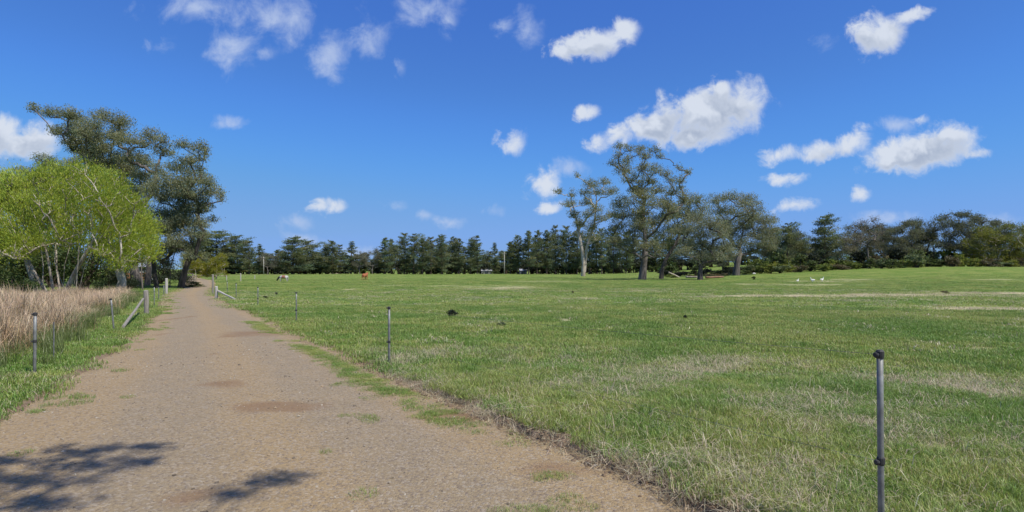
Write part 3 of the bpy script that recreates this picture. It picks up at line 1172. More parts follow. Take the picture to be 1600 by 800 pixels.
def gum_tree(name, base, clumps_px, Y, label, bark, leafbase, seed, r_base=.45, stems=None, leaf=(.26, .085), lai=1.5, group=None, depth=.55, twigs=5, tuft=.24,
             droop=.8, alt=None, altp=0.0, min_h=.18, rise=.65, leafm=None, cat='tree', updir=None, fat=(1.1, 1.45), upb=.25, fill=.55, expo=1.5, steep=.25, jit=.05):
    """clumps given where they appear in the photograph, spread in depth through the crown; base in metres"""
    rg = np.random.default_rng(seed)
    base = np.array(base, float)
    xs = np.array([c[0] for c in clumps_px], float)
    mid = (xs.max() + xs.min()) / 2
    hw = (xs.max() - xs.min()) / 2 + 8
    hwm = hw / F * Y
    cl = []
    for c in clumps_px:
        px, py, rx, ry = c[:4]
        n = (px - mid) / hw
        dy = (c[4] if len(c) > 4 else rg.uniform(-1, 1)) * depth * hwm * math.sqrt(max(0.05, 1 - n * n))
        Yd = Y + dy
        w = wpos(px, py, Yd) - base
        sx = rx / F * Yd * fat[0]
        sz = ry / F * Yd * fat[1]
        cl.append((w, np.array([sx, max(sx, sz) * 1.0, sz])))
    for (c, r) in list(cl):                      # loose lower sprays fill the crown out
        for _ in range(int(rg.random() < fill)):
            o = np.array([rg.uniform(-1.1, 1.1) * r[0], rg.uniform(-1, 1) * r[1], -rg.uniform(.2, 1.5) * r[2]])
            cl.append((c + o, r * rg.uniform(.55, .85)))
    H = max(c[0][2] for c in cl)
    sk = Skel()
    if stems is None:
        cx = np.mean([c[0][:2] for c in cl], axis=0)
        stems = [[(0, 0, -.2), (0.02 * H, 0, .12 * H), (cx[0] * .25, cx[1] * .2, .26 * H), (cx[0] * .6, cx[1] * .4, .42 * H), (cx[0] * .9, cx[1] * .5, .60 * H)]]
    for s in stems:
        sk.path([np.array(q, float) + (rg.normal(0, .012 * H, 3) * (1, 1, 0) if i else 0) for i, q in enumerate(s)])
    order = sorted(range(len(cl)), key=lambda i: cl[i][0][2] + .5 * np.hypot(*cl[i][0][:2]))
    V, Q, T, anch = clump_leaves(cl, rg, leaf[0], leaf[1], lai, droop, leafbase, upb, tuft, alt, altp, updir)
    for i in order:
        c, r = cl[i]
        tgt = c - np.array([0, 0, r[2] * .5])
        e = sk.grow(tgt, rg, 5, jit, rise, min_h * H, steep)
        a = anch[i]
        for k in rg.permutation(len(a))[:twigs]:
            m = (sk.p[e] + a[k]) / 2 + rg.normal(0, .08, 3)
            q = sk.add(m, e)
            sk.add(a[k], q)
    stems_m = sk.tubes(r_base, .008 + .0001 * Y, expo)
    root = bpy.data.objects.new(name, None)
    COL.objects.link(root)
    root.location = base
    for q in stems_m:
        q.build('trunk', bark, root, smooth=True)
    link('crown', mesh_np('crown', V, Q, {'tint': T}, False, leafm or M_GUMLEAF), root)
    tag(root, label, cat, group)
    return root


GUM_G = (.210, .222, .128)
GUM_OLIVE = (.220, .228, .134)
GUM_GREY = (.212, .222, .150)

# --- gum leaning left behind the willow
cl = [(54, 169, 10, 5), (78, 177, 15, 8), (108, 178, 15, 8), (122, 188, 12, 8), (86, 205, 9, 6), (110, 205, 20, 11), (135, 207, 22, 13), (160, 181, 18, 8), (188, 190, 17, 10),
      (150, 196, 16, 9), (186, 201, 12, 6), (150, 218, 18, 10), (110, 222, 14, 8), (133, 235, 22, 11), (160, 232, 14, 9), (182, 215, 16, 7), (205, 220, 20, 10), (235, 213, 15, 9),
      (255, 219, 8, 6), (140, 250, 18, 10), (175, 250, 25, 13), (205, 247, 22, 11), (255, 237, 16, 9), (226, 254, 18, 10), (200, 268, 20, 11), (222, 282, 16, 10), (165, 268, 18, 9),
      (245, 268, 12, 8), (235, 300, 14, 10), (190, 285, 16, 10), (208, 302, 16, 11), (218, 322, 14, 11), (185, 305, 14, 10), (228, 340, 12, 10)]
b = at_depth(214, 70)
sm = [[(0, 0, -.2), (-.15, 0, 2.5), (-.6, .3, 5.5), (-1.8, .5, 8.5), (-3.6, .3, 11.5), (-5.5, .2, 14.0)], [(.9, .5, -.2), (1.1, .5, 3), (1.0, .8, 7), (.7, .6, 11), (1.0, .6, 14)]]
gum_tree('gum_tree', b, cl, 70, 'tallest gum tree leaning left over the bright green willow', B_GUM, GUM_G, 1, .50, sm, lai=1.75, depth=.5)

# --- gum by the track with drooping crown
cl = [(286, 226, 12, 7), (310, 232, 14, 8), (320, 240, 6, 5), (297, 250, 10, 8), (282, 262, 22, 11), (312, 265, 8, 6), (300, 280, 24, 11), (325, 285, 12, 9), (262, 285, 22, 11),
      (328, 300, 18, 9), (344, 307, 6, 5), (295, 300, 26, 13), (262, 305, 20, 13), (240, 296, 14, 10), (307, 325, 18, 11), (280, 330, 20, 13), (333, 342, 9, 4), (323, 320, 10, 8),
      (287, 347, 18, 13), (313, 350, 12, 9), (300, 366, 15, 9), (265, 360, 20, 14), (250, 333, 14, 12), (283, 386, 13, 9), (234, 380, 14, 10), (257, 394, 14, 9), (245, 355, 14, 10), (305, 385, 12, 9), (295, 400, 10, 8), (270, 378, 16, 11), (240, 400, 12, 8), (275, 345, 18, 12), (318, 372, 8, 6), (228, 360, 12, 10)]
b = at_depth(258, 64)
sm = [[(-.9, 0, -.2), (-1.1, 0, 2), (-1.5, .2, 4.5), (-1.2, .2, 8), (-.4, 0, 11)], [(.3, .4, -.2), (.6, .3, 2.2), (1.3, .2, 5), (2.0, .2, 9), (2.6, .4, 12.5)],
      [(1.7, 0, -.2), (2.2, -.2, 2), (2.9, -.3, 4), (3.6, -.2, 7)]]
gum_tree('gum_tree', b, cl, 64, 'broad dark gum with several trunks beside the track', B_GUMDARK, GUM_G, 2, .30, sm, lai=1.7, depth=.5, droop=1.0)

# --- far gum whose top shows above the willow
cl = [(70, 249, 16, 6), (113, 254, 13, 5), (38, 268, 15, 5), (90, 262, 18, 8), (60, 272, 16, 8), (15, 280, 14, 6), (100, 280, 16, 9), (40, 290, 20, 9), (75, 295, 20, 10), (-10, 300, 20, 9), (20, 310, 20, 9)]
gum_tree('gum_tree', at_depth(60, 84), cl, 84, 'distant gum whose dark tops peek out above the willow', B_GUM, GUM_G, 3, .45, lai=1.6)

# --- willow
rg0 = np.random.default_rng(44)
cl = []
tries = 0
while len(cl) < 165 and tries < 9000:
    tries += 1
    x = rg0.uniform(-90, 238)
    y = rg0.uniform(248, 440)
    top = np.interp(x, [-90, -40, 0, 25, 45, 85, 120, 150, 185, 210, 228, 240], [330, 285, 262, 268, 274, 254, 252, 260, 276, 298, 325, 360])
    bot = np.interp(x, [-90, 0, 40, 70, 130, 160, 190, 225, 240], [400, 400, 392, 375, 380, 400, 418, 410, 385])
    if y < top + 9 or y > bot:
        continue
    if rg0.random() < (.9 if 25 < x < 178 else .55) * sstep(315, 370, y):
        continue
    if any((x - q[0]) ** 2 / 13 ** 2 + (y - q[1]) ** 2 / 11 ** 2 < 1 for q in cl):
        continue
    cl.append((x, y, rg0.uniform(12, 17), rg0.uniform(10, 15)))
b = at_depth(92, 47)
m = lambda px, py, dy=0: tuple(wpos(px, py, 47 + dy) - np.array(b))
sm = [[m(58, 462), m(52, 430), m(40, 390, -.5), m(12, 335, -1)], [m(66, 462), m(68, 415, .6), m(60, 370, .8), m(42, 315, 1)], [m(98, 463, -.8), m(104, 415, -1), m(112, 365, -1.2), m(110, 315, -1.2)],
      [m(100, 463, -.3), m(110, 430, -.6), m(140, 385, -1), m(160, 340, -1.5)], [m(122, 462, -.6), m(132, 420, -1), m(156, 375, -1.6), m(186, 330, -1.8)], [m(95, 463, .5), m(88, 420, 1), m(92, 360, 1.5), m(80, 300, 1.5)],
      [m(75, 462, -.5), m(62, 425, -.8), m(34, 385, -1.2), m(-5, 335, -1.8)], [m(112, 462, -.4), m(126, 415, -.8), m(150, 368, -1.2), m(176, 322, -1.5)],
      [m(104, 463, -1.2), m(97, 410, -1.6), m(84, 360, -1.9), m(72, 318, -2)], [m(118, 462, -1), m(121, 410, -1.5), m(133, 360, -1.9), m(142, 316, -2)], [m(84, 462, -1), m(80, 415, -1.4), m(66, 365, -1.8), m(48, 322, -2)]]
ctr = np.array([0, 0, 1.5])
up = lambda p: 0.9 * (p - ctr) / (np.linalg.norm(p - ctr, axis=1, keepdims=True) + .1) + np.array([0, 0, .45])
gum_tree('willow_tree', b, cl, 47, 'bright yellow-green willow with many pale spreading stems behind the reeds', B_WILLOW, (.34, .40, .062), 4, .17, sm, (.28, .07), 1.2, depth=.75, twigs=6, tuft=.3,
         alt=(.24, .30, .06), altp=.2, min_h=.26, fill=0, expo=2.1, fat=(1.15, 1.35), steep=.72, jit=.018, rise=.55, leafm=M_WILLOWLEAF, updir=up, upb=.1)

# slender pale sapling in front of the dark gum
cl = [(232, 343, 9, 8), (226, 356, 8, 8), (236, 362, 7, 7), (230, 374, 7, 6), (224, 338, 6, 5)]
b = at_depth(223, 58)
gum_tree('sapling_tree', b, cl, 58, 'slender pale-trunked sapling with a small light green crown before the dark gum', B_GUM, (.25, .30, .07), 5, .06,
         [[(0, 0, -.2), (.03, 0, 2), (0, 0, 4), (.2, 0, 5.5)]], (.24, .08), 1.4, min_h=.6, leafm=M_WILLOWLEAF)

# thick pale trunk left of the dark gum
cl = [(165, 330, 14, 12), (190, 345, 16, 12), (178, 318, 16, 11), (200, 365, 16, 12), (172, 362, 16, 12), (195, 388, 14, 10), (160, 385, 14, 10), (208, 340, 12, 12), (185, 400, 12, 8)]
gum_tree('leaning_gum_tree', at_depth(187, 52), cl, 52, 'stout pale-trunked tree between the willow and dark gum', B_PALE, (.22, .27, .065), 6, .36, None, (.24, .08), 1.3, leafm=M_WILLOWLEAF)

# --- big gums in the middle
cl = [(969, 229, 9, 5), (1000, 232, 10, 5), (1023, 235, 9, 5), (984, 233, 9, 4), (966, 244, 8, 5), (981, 250, 10, 6), (1009, 244, 8, 5), (957, 255, 7, 4), (975, 266, 14, 8), (1003, 260, 12, 6),
      (1022, 266, 14, 7), (1041, 272, 9, 6), (984, 279, 15, 9), (1012, 282, 17, 9), (997, 297, 16, 8), (1025, 297, 14, 8), (1062, 263, 5, 4), (1075, 269, 5, 4), (1062, 282, 10, 7), (1050, 300, 14, 8),
      (1069, 307, 10, 7), (990, 313, 18, 9), (969, 319, 16, 9), (1019, 319, 18, 9), (1044, 322, 16, 9), (975, 335, 18, 10), (1000, 341, 18, 11), (1031, 344, 16, 10), (984, 360, 16, 10), (1009, 366, 16, 10),
      (962, 354, 12, 9), (990, 379, 12, 7), (1020, 384, 12, 7), (1005, 330, 16, 9, -.9), (998, 350, 15, 9, -.9), (1010, 305, 14, 8, -.8), (975, 385, 12, 7, -.5), (1003, 385, 12, 6, -.9), (960, 375, 10, 7)]
gum_tree('gum_tree', at_depth(1003, 112), cl, 112, 'tallest layered gum tree in the middle of the paddock', B_GUM, GUM_OLIVE, 7, .62, None, (.36, .13), 1.35, depth=.6, tuft=.34, alt=(.17, .11, .05), altp=.05)
cl = [(1050, 335, 16, 9), (1065, 322, 12, 8), (1037, 366, 16, 11), (1056, 357, 16, 11), (1050, 379, 14, 9), (1087, 313, 13, 8), (1075, 335, 16, 9), (1030, 386, 12, 8), (1072, 372, 12, 9), (1098, 326, 12, 8)]
gum_tree('gum_tree', at_depth(1033, 120), cl, 120, 'shorter gum with thin dark trunk just right of the tallest gum', B_GUMDARK, GUM_G, 8, .40, None, (.36, .13), 1.4, tuft=.34)
cl = [(1090, 341, 18, 9), (1109, 350, 20, 11), (1075, 357, 18, 11), (1094, 366, 20, 11), (1125, 360, 18, 13), (1081, 382, 18, 9), (1109, 385, 20, 9), (1131, 385, 16, 11), (1069, 394, 14, 8), (1119, 402, 15, 8), (1095, 400, 14, 7)]
gum_tree('gum_tree', at_depth(1094, 104), cl, 104, 'grey-green gum on a short dark trunk in front of the domed gum', B_GUMDARK, GUM_GREY, 9, .42, None, (.36, .12), 1.45, tuft=.34, droop=1.0)
cl = [(1119, 313, 16, 7), (1141, 308, 18, 7), (1166, 313, 18, 8), (1178, 326, 14, 8), (1125, 329, 18, 9), (1150, 332, 20, 9), (1175, 341, 18, 9), (1194, 344, 18, 9), (1203, 357, 14, 11), (1156, 354, 20, 11),
      (1181, 363, 20, 11), (1194, 379, 18, 11), (1156, 379, 18, 11), (1172, 391, 16, 9), (1205, 385, 12, 10), (1130, 350, 16, 10), (1140, 395, 14, 8)]
gum_tree('gum_tree', at_depth(1150, 140), cl, 140, 'broad domed gum tree right of the middle group', B_GUM, GUM_GREY, 10, .7, None, (.42, .15), 1.4, tuft=.4)
cl = [(873, 300, 8, 4), (902, 274, 4, 4), (894, 304, 6, 5), (922, 288, 13, 6), (944, 285, 10, 6), (912, 300, 8, 5), (931, 300, 15, 7), (953, 300, 13, 7), (890, 319, 12, 6), (916, 316, 10, 6), (931, 326, 12, 7),
      (897, 335, 11, 7), (919, 335, 10, 6), (940, 341, 12, 7), (956, 335, 11, 7), (906, 350, 13, 7), (925, 354, 12, 8), (912, 369, 12, 7), (931, 372, 9, 6)]
b = at_depth(911, 138)
m = lambda px, py, dy=0: tuple(wpos(px, py, 138 + dy) - np.array(b))
gum_tree('white_gum_tree', b, cl, 138, 'sparse gum with forked white trunk left of the tallest gum', B_PALE, GUM_OLIVE, 12, .42,
         [[m(911, 431), m(912, 412), m(909, 395), m(903, 370), m(897, 340), m(893, 318)], [m(912.5, 425), m(915, 405), m(920, 385), m(927, 350), m(933, 315)]], (.40, .13), 1.3, tuft=.34, depth=.6, expo=1.35, fill=.15)


# --- generic variants (copied)
def dome_clumps(rg, W, H, h0, n, flat=1.0):
    """random crown of n clumps, in metres; returns px-like tuples for Y=F (1 px = 1 m)"""
    cl = []
    tries = 0
    while len(cl) < n and tries < 4000:
        tries += 1
        x = rg.uniform(-1, 1)
        z = rg.uniform(0, 1)
        lim = math.sqrt(max(0, 1 - abs(z - .35) ** 2 / (.65 ** 2 if z > .35 else .5 ** 2)))
        if abs(x) > lim:
            continue
        d = rg.uniform(-1, 1)
        cl.append((x * W / 2, d, h0 + z * (H - h0), W * rg.uniform(.11, .18), H * rg.uniform(.05, .085)))
    return cl


def generic_gum(name, seed, W, H, h0, n, bark, leafbase, leaf, lai, rb, label, cat='tree', tuft=.45, leafm=None, alt=None, altp=0, stems=None, twigs=4, droop=.7, rise=.65, updir=None):
    rg = np.random.default_rng(seed)
    cl = []
    for (x, d, z, rx, rz) in dome_clumps(rg, W, H, h0, n):
        lim = math.sqrt(max(.05, 1 - (x / (W / 2)) ** 2))
        cl.append((np.array([x, d * lim * W * .4, z]), np.array([rx, rx, rz])))
    V, Q, T, anch = clump_leaves(cl, rg, leaf[0], leaf[1], lai, droop, leafbase, .25, tuft, alt, altp, updir)
    sk = Skel()
    for s in (stems or [[(0, 0, -.3), (.02 * H, 0, .15 * H), (-.02 * H, .01 * H, .3 * H), (.02 * H, 0, .5 * H)]]):
        sk.path([np.array(q, float) for q in s])
    for i in sorted(range(len(cl)), key=lambda i: cl[i][0][2]):
        c, r = cl[i]
        e = sk.grow(c - np.array([0, 0, r[2] * .4]), rg, 4, .05, rise, .12 * H)
        for k in rg.permutation(len(anch[i]))[:twigs]:
            sk.add(anch[i][k], e)
    stems_m = sk.tubes(rb, .03, k=6)
    root = bpy.data.objects.new(name, None)
    COL.objects.link(root)
    for q in stems_m:
        q.build('trunk', bark, root, smooth=True)
    link('crown', mesh_np('crown', V, Q, {'tint': T}, False, leafm or M_GUMLEAF), root)
    tag(root, label, cat)
    return root


def pine_tree(name, seed, H, W, h0, round_top, leafbase=(.150, .176, .098), dens=1.0):
    rg = np.random.default_rng(seed)
    lean = rg.normal(0, .015, 2)
    tz = np.linspace(-.3, H * .97, 9)
    tp = np.stack([lean[0] * tz + rg.normal(0, .06, 9), lean[1] * tz + rg.normal(0, .06, 9), tz], 1)
    tr = MB().tube(tp, np.interp(tz, [0, H], [H * .016, .03]), 6, caps=False)
    P, D, C = [], [], []
    z = h0
    lop = rg.uniform(0, 6.28)                       # one side grows longer
    bulge = rg.uniform(.35, 1.0, 12)
    while z < H * .985:
        t = (z - h0) / (H - h0)
        prof = (1 - t) ** (.7 if not round_top else .38) * (0.5 + .5 * min(1, t / .25)) * (.55 + .6 * np.interp(t * 11, np.arange(12), bulge))
        nb = rg.integers(3, 7)
        a0 = rg.uniform(0, 6.28)
        for k in range(nb):
            if rg.random() < .22:
                continue
            a = a0 + k * 6.283 / nb + rg.normal(0, .35)
            L = max(.4, W * .62 * prof * rg.uniform(.45, 1.2) * (1 + .3 * math.cos(a - lop)))
            up = rg.uniform(-.05, .45) + .5 * t
            o = np.array([lean[0] * z, lean[1] * z, z])
            d = np.array([math.cos(a), math.sin(a), up])
            e = o + d * L
            tr.tube([o, (o + e) / 2 - (0, 0, .04 * L), e], [.02 + .012 * L, .02 + .006 * L, .012], 4, caps=False)
            nt = max(2, int(L * 1.8))
            bt = tints(leafbase, 1, rg, .22, .1)
            for q in range(nt):
                f = .3 + .7 * (q + rg.random()) / nt
                c = o + d * L * f - np.array([0, 0, .1 * L * f * (1 - f)])
                n = int(26 * dens)
                sp = (.22 + .13 * L) * (1.15 - .45 * f)
                P.append(c + rg.normal(0, 1, (n, 3)) * np.array([sp, sp, sp * .6]))
                D.append(rg.normal(0, .6, (n, 3)) + d * .8 + np.array([0, 0, .3]))
                C.append(np.repeat(bt, n, 0) * np.exp(rg.normal(0, .12, (n, 1))))
        z += rg.uniform(.45, 1.25) * (H / 20)
    V, Q, T = leaf_cloud(np.concatenate(P), np.concatenate(D), .50 * H / 20, .20 * H / 20, np.concatenate(C), rg)
    root = bpy.data.objects.new(name, None)
    COL.objects.link(root)
    tr.build('trunk', B_PINE, root, smooth=True)
    link('crown', mesh_np('crown', V, Q, {'tint': T}, False, M_PINELEAF), root)
    return root


ORD = ['first', 'second', 'third', 'fourth', 'fifth', 'sixth', 'seventh', 'eighth', 'ninth', 'tenth', 'eleventh', 'twelfth', 'thirteenth', 'fourteenth', 'fifteenth', 'sixteenth', 'seventeenth',
       'eighteenth', 'nineteenth', 'twentieth']
TENS = ['', '', 'twenty', 'thirty', 'forty', 'fifty', 'sixty', 'seventy', 'eighty', 'ninety']


def ordinal(i):
    if i < 20:
        return ORD[i]
    t, u = divmod(i + 1, 10)
    if u == 0:
        return {2: 'twentieth', 3: 'thirtieth', 4: 'fortieth', 5: 'fiftieth', 6: 'sixtieth', 7: 'seventieth', 8: 'eightieth', 9: 'ninetieth'}[t]
    return TENS[t] + '-' + ORD[u - 1]


class Pool:
    """hands out the prototype first, then copies"""

    def __init__(self, roots):
        self.roots = roots
        self.used = [False] * len(roots)

    def get(self, k):
        r = self.roots[k]
        if not self.used[k]:
            self.used[k] = True
            return r
        return copy_tree(r)

    def drop_unused(self):
        for r, u in zip(self.roots, self.used):
            if not u:
                for ch in list(r.children):
                    bpy.data.objects.remove(ch)
                bpy.data.objects.remove(r)


# narrow, conical, round pines: (H, W) of the prototypes
PINE_DIM = [(20, 7, 2.0, True), (20, 6.0, 3.0, True), (20, 8.5, 1.5, True), (20, 7.5, 3.5, True), (20, 5.0, 1.5, False), (20, 9.5, 1.0, True), (20, 6.5, 4.0, True), (20, 7.0, 2.5, True), (20, 8.0, 2.0, True), (20, 6.0, 2.0, False)]
pines = Pool([pine_tree('pine_tree', 40 + k, *d) for k, d in enumerate(PINE_DIM)])


def put(root, px, Y, H, W, dim, rg, base_dz=0.0):
    x, y, z = at_depth(px, Y)
    root.location = (x, y, z + base_dz)
    s = H / dim[0]
    w = W / dim[1]
    root.scale = (w, w, s)
    root.rotation_euler = (0, 0, rg.uniform(0, 6.28))


row = [(338, 362, 62, 5), (322, 372, 40, 2), (366, 370, 34, 2), (390, 377, 22, 3), (404, 381, 15, 4), (433, 389, 16, 1), (457, 372, 40, 5), (478, 378, 32, 2), (493, 392, 20, 2), (510, 386, 22, 0), (520, 378, 23, 2),
       (532, 383, 18, 3), (548, 377, 18, 4), (601, 372, 24, 0), (611, 374, 16, 1), (632, 365, 20, 3), (646, 364, 24, 2), (660, 370, 18, 1), (673, 371, 20, 3), (690, 369, 24, 2), (706, 371, 18, 3), (717, 372, 18, 1),
       (735, 375, 18, 3), (746, 369, 22, 0), (774, 379, 13, 4), (797, 376, 17, 1), (808, 368, 15, 1), (826, 361, 16, 1), (839, 361, 17, 3), (854, 358, 18, 1), (868, 353, 17, 3), (885, 354, 20, 3), (902, 357, 19, 1),
       (921, 358, 19, 3), (940, 357, 18, 1), (958, 358, 19, 3), (978, 360, 18, 1)]
rgp = np.random.default_rng(9)
for i, (px, top, w, k) in enumerate(row):
    Y = 270 + rgp.uniform(-8, 10)
    x, y, z = at_depth(px, Y)
    H = (HOR - top) / F * Y + CAM_H - z
    kk = {0: [0, 7], 1: [1, 6], 2: [2, 8], 3: [3, 7], 4: [4, 9], 5: [5]}[k]
    kk = kk[i // 2 % len(kk)]
    r = pines.get(kk)
    put(r, px, Y, H, w / F * Y * rgp.uniform(1.15, 1.45), PINE_DIM[kk], rgp)
    shape = {0: 'conical', 1: 'narrow', 2: 'round-topped', 3: 'open-branched', 4: 'slim pointed', 5: 'wide dark'}[k]
    tag(r, '%s pine, %s from the left in the front of the far windbreak' % (shape, ordinal(i)), 'tree', 'pines of the far windbreak')
back = [(300, 385), (352, 384), (380, 392), (412, 398), (424, 396), (444, 392), (468, 388), (500, 396), (540, 395), (556, 396), (570, 394), (588, 392), (622, 384), (640, 384), (666, 382), (682, 384), (698, 383),
        (712, 385), (726, 384), (741, 386), (756, 398), (765, 394), (784, 392), (791, 393), (803, 386), (818, 380), (832, 376), (848, 372), (861, 370), (877, 370), (894, 372), (912, 370), (932, 372), (950, 371),
        (968, 372), (990, 366), (1008, 370), (1025, 368), (1045, 370), (1062, 372), (1080, 374), (1100, 376)]
for i, (px, top) in enumerate(back):
    Y = 292 + rgp.uniform(-6, 12)
    k = int(rgp.choice([0, 1, 2, 3, 6, 7, 8]))
    x, y, z = at_depth(px, Y)
    H = (HOR - top) / F * Y + CAM_H - z
    r = pines.get(k)
    put(r, px, Y, H, (25 + rgp.uniform(-5, 6)) / F * Y, PINE_DIM[k], rgp)
    tag(r, 'half hidden pine, %s from the left in the back of the far windbreak' % ordinal(i), 'tree', 'pines behind the far windbreak')
for (px, top, w, k, Y, lab) in ((1230, 347, 32, 2, 168, 'small dark pine at the right foot of the domed gum'), (1212, 356, 26, 0, 172, 'dark conical pine half behind the domed gum'),
                                (1287, 339, 48, 5, 165, 'bushy dark pine standing alone left of the grey gums'), (1250, 372, 26, 2, 176, 'low dark pine left of the lone bushy pine')):
    x, y, z = at_depth(px, Y)
    H = (HOR - top) / F * Y + CAM_H - z
    r = pines.get(k)
    put(r, px, Y, H, w / F * Y * 1.1, PINE_DIM[k], rgp)
    tag(r, lab, 'tree')

# grey background gums on the right and between the pines
GD = [(14.0, 15.0), (12.0, 15.0), (16.0, 14.0)]
gums = Pool([generic_gum('gum_tree', 66, 14, 15, 4.0, 48, B_GUMDARK, (.135, .145, .095), (.5, .18), 1.3, .40, 'x', tuft=.5),
             generic_gum('gum_tree', 61, 12, 15, 5.0, 26, B_GUM, (.170, .165, .120), (.5, .17), 1.0, .35, 'x', tuft=.55),
             generic_gum('gum_tree', 62, 16, 14, 3.0, 38, B_GUMDARK, (.120, .132, .085), (.5, .18), 1.35, .4, 'x', tuft=.5)])
for (px, top, w, k, Y, lab) in (
        (1330, 360, 62, 1, 172, 'low brownish-grey gum right of the lone bushy pine'), (1408, 347, 62, 0, 168, 'dark gum left of the two tallest right-hand gums'),
        (1458, 334, 76, 2, 170, 'left of the two tallest gums in the right tree line'), (1505, 333, 66, 0, 166, 'right of the two tallest gums in the right tree line'),
        (1385, 360, 44, 1, 178, 'small grey gum behind the bare pale tree'), (1310, 366, 50, 2, 180, 'low dark gum behind the lone bushy pine'), (1580, 345, 60, 2, 182, 'low grey gum behind the yellow-green tree at the right edge'),
        (1545, 346, 50, 0, 184, 'dark gum between the tall gums and yellow-green tree'), (1650, 340, 80, 2, 170, 'dark gum just beyond the right edge of the view'), (1430, 368, 60, 2, 182, 'low dark gum behind the round pale shrub'),
        (1265, 378, 50, 2, 180, 'low dark gum left of the lone bushy pine'), (1200, 375, 60, 2, 182, 'dark low gum behind the domed gum'), (1130, 380, 60, 2, 200, 'dark low gum far behind the short dark trunk'),
        (1222, 358, 60, 0, 178, 'leafy grey gum right behind the domed gum'), (1252, 362, 50, 2, 186, 'dim gum filling the gap left of the lone bushy pine'), (1345, 352, 54, 0, 186, 'tall grey gum behind the nearly bare tree'), (1380, 350, 50, 2, 190, 'dark gum behind and right of the nearly bare tree'),
        (418, 393, 26, 1, 262, 'grey gum between narrow pines left of the large round pine'), (562, 393, 24, 1, 262, 'grey gum right of the slim pointed pine'), (582, 388, 30, 1, 264, 'wider grey gum left of the twin conical pines')):
    x, y, z = at_depth(px, Y)
    H = (HOR - top) / F * Y + CAM_H - z
    r = gums.get(k)
    put(r, px, Y, H, w / F * Y, (GD[k][1], GD[k][0]), rgp)
    tag(r, lab, 'tree')

# bare pale tree
cl = [(1348, 348, 10, 4), (1362, 344, 10, 4), (1372, 352, 10, 4), (1340, 356, 9, 4), (1356, 358, 10, 5), (1378, 364, 8, 5), (1345, 370, 9, 5), (1362, 372, 10, 5)]
gum_tree('bare_gum_tree', at_depth(1356, 158), cl, 158, 'nearly bare pale-branched gum in the right tree line', B_GUM, (.16, .14, .115), 70, .26, None, (.5, .15), .45, tuft=.5, twigs=9)

# yellow-green tree at the right edge, and the willows at the end of the track
WD = (10.0, 8.0)
yel = Pool([generic_gum('yellow_green_tree', 64, 10, 8, 1.2, 40, B_WILLOW, (.17, .18, .045), (.40, .14), 1.5, .25, 'x', leafm=M_WILLOWLEAF, tuft=.4, droop=.3),
            generic_gum('yellow_green_tree', 65, 10, 8, 1.0, 40, B_WILLOW, (.24, .235, .026), (.34, .12), 1.5, .25, 'x', leafm=M_WILLOWLEAF, tuft=.35, droop=.6)])
for (px, top, w, k, Y, lab) in ((1558, 352, 76, 0, 155, 'yellow-green leafy tree near the right edge behind the shrubs'), (1605, 362, 60, 0, 150, 'yellow-green tree cut by the right edge'),
                                (306, 391, 42, 1, 118, 'yellow-green willow at the end of the track, left one of two'), (338, 395, 36, 1, 120, 'yellow-green willow at the end of the track, right one of two')):
    x, y, z = at_depth(px, Y)
    H = (HOR - top) / F * Y + CAM_H - z
    r = yel.get(k)
    put(r, px, Y, H, w / F * Y, (8.0, 10.0), rgp)
    tag(r, lab, 'tree')


# --- shrubs
def shrub(name, seed, base, leaf=(.14, .07), n=14, lai=1.6, mat=None, r=.5):
    """about 1 m wide and 0.9 m tall prototype"""
    rg = np.random.default_rng(seed)
    cl = []
    for k in range(n):
        a = rg.uniform(0, 6.28)
        q = math.sqrt(rg.random()) * .36
        z = rg.uniform(.12, .78) * math.sqrt(max(.1, 1 - (q / .5) ** 2))
        cl.append((np.array([q * math.cos(a), q * math.sin(a), z]), np.array([.17, .17, .13])))
    V, Q, T, anch = clump_leaves(cl, rg, leaf[0], leaf[1], lai, -.3, base, .2, .06)
    st = MB()
    for c, rr in cl:
        st.tube([(rg.normal(0, .04), rg.normal(0, .04), -.05), c * .55, c], [.02, .014, .006], 4, caps=False)
    root = bpy.data.objects.new(name, None)
    COL.objects.link(root)
    st.build('stems', B_PINE, root)
    link('foliage', mesh_np('foliage', V, Q, {'tint': T}, False, mat or M_SHRUBLEAF), root)
    return root


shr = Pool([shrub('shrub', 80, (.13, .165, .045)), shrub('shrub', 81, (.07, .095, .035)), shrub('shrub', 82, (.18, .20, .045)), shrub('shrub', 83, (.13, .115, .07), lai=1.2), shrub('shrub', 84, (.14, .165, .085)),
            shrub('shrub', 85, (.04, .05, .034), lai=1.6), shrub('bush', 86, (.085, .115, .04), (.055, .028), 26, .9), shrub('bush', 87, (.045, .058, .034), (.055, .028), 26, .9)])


def put_shrub(k, px, Y, wpx, hpx, lab, group=None, py=None, cat='shrub'):
    if py is not None:
        x, y, z = at(px, py)
        Y = y
    else:
        x, y, z = at_depth(px, Y)
    r = shr.get(k)
    r.location = (x, y, z)
    w = wpx / F * Y
    r.scale = (w, w, hpx / F * Y / .88)
    r.rotation_euler = (0, 0, rgp.uniform(0, 6.28))
    tag(r, lab, cat, group)
    return r


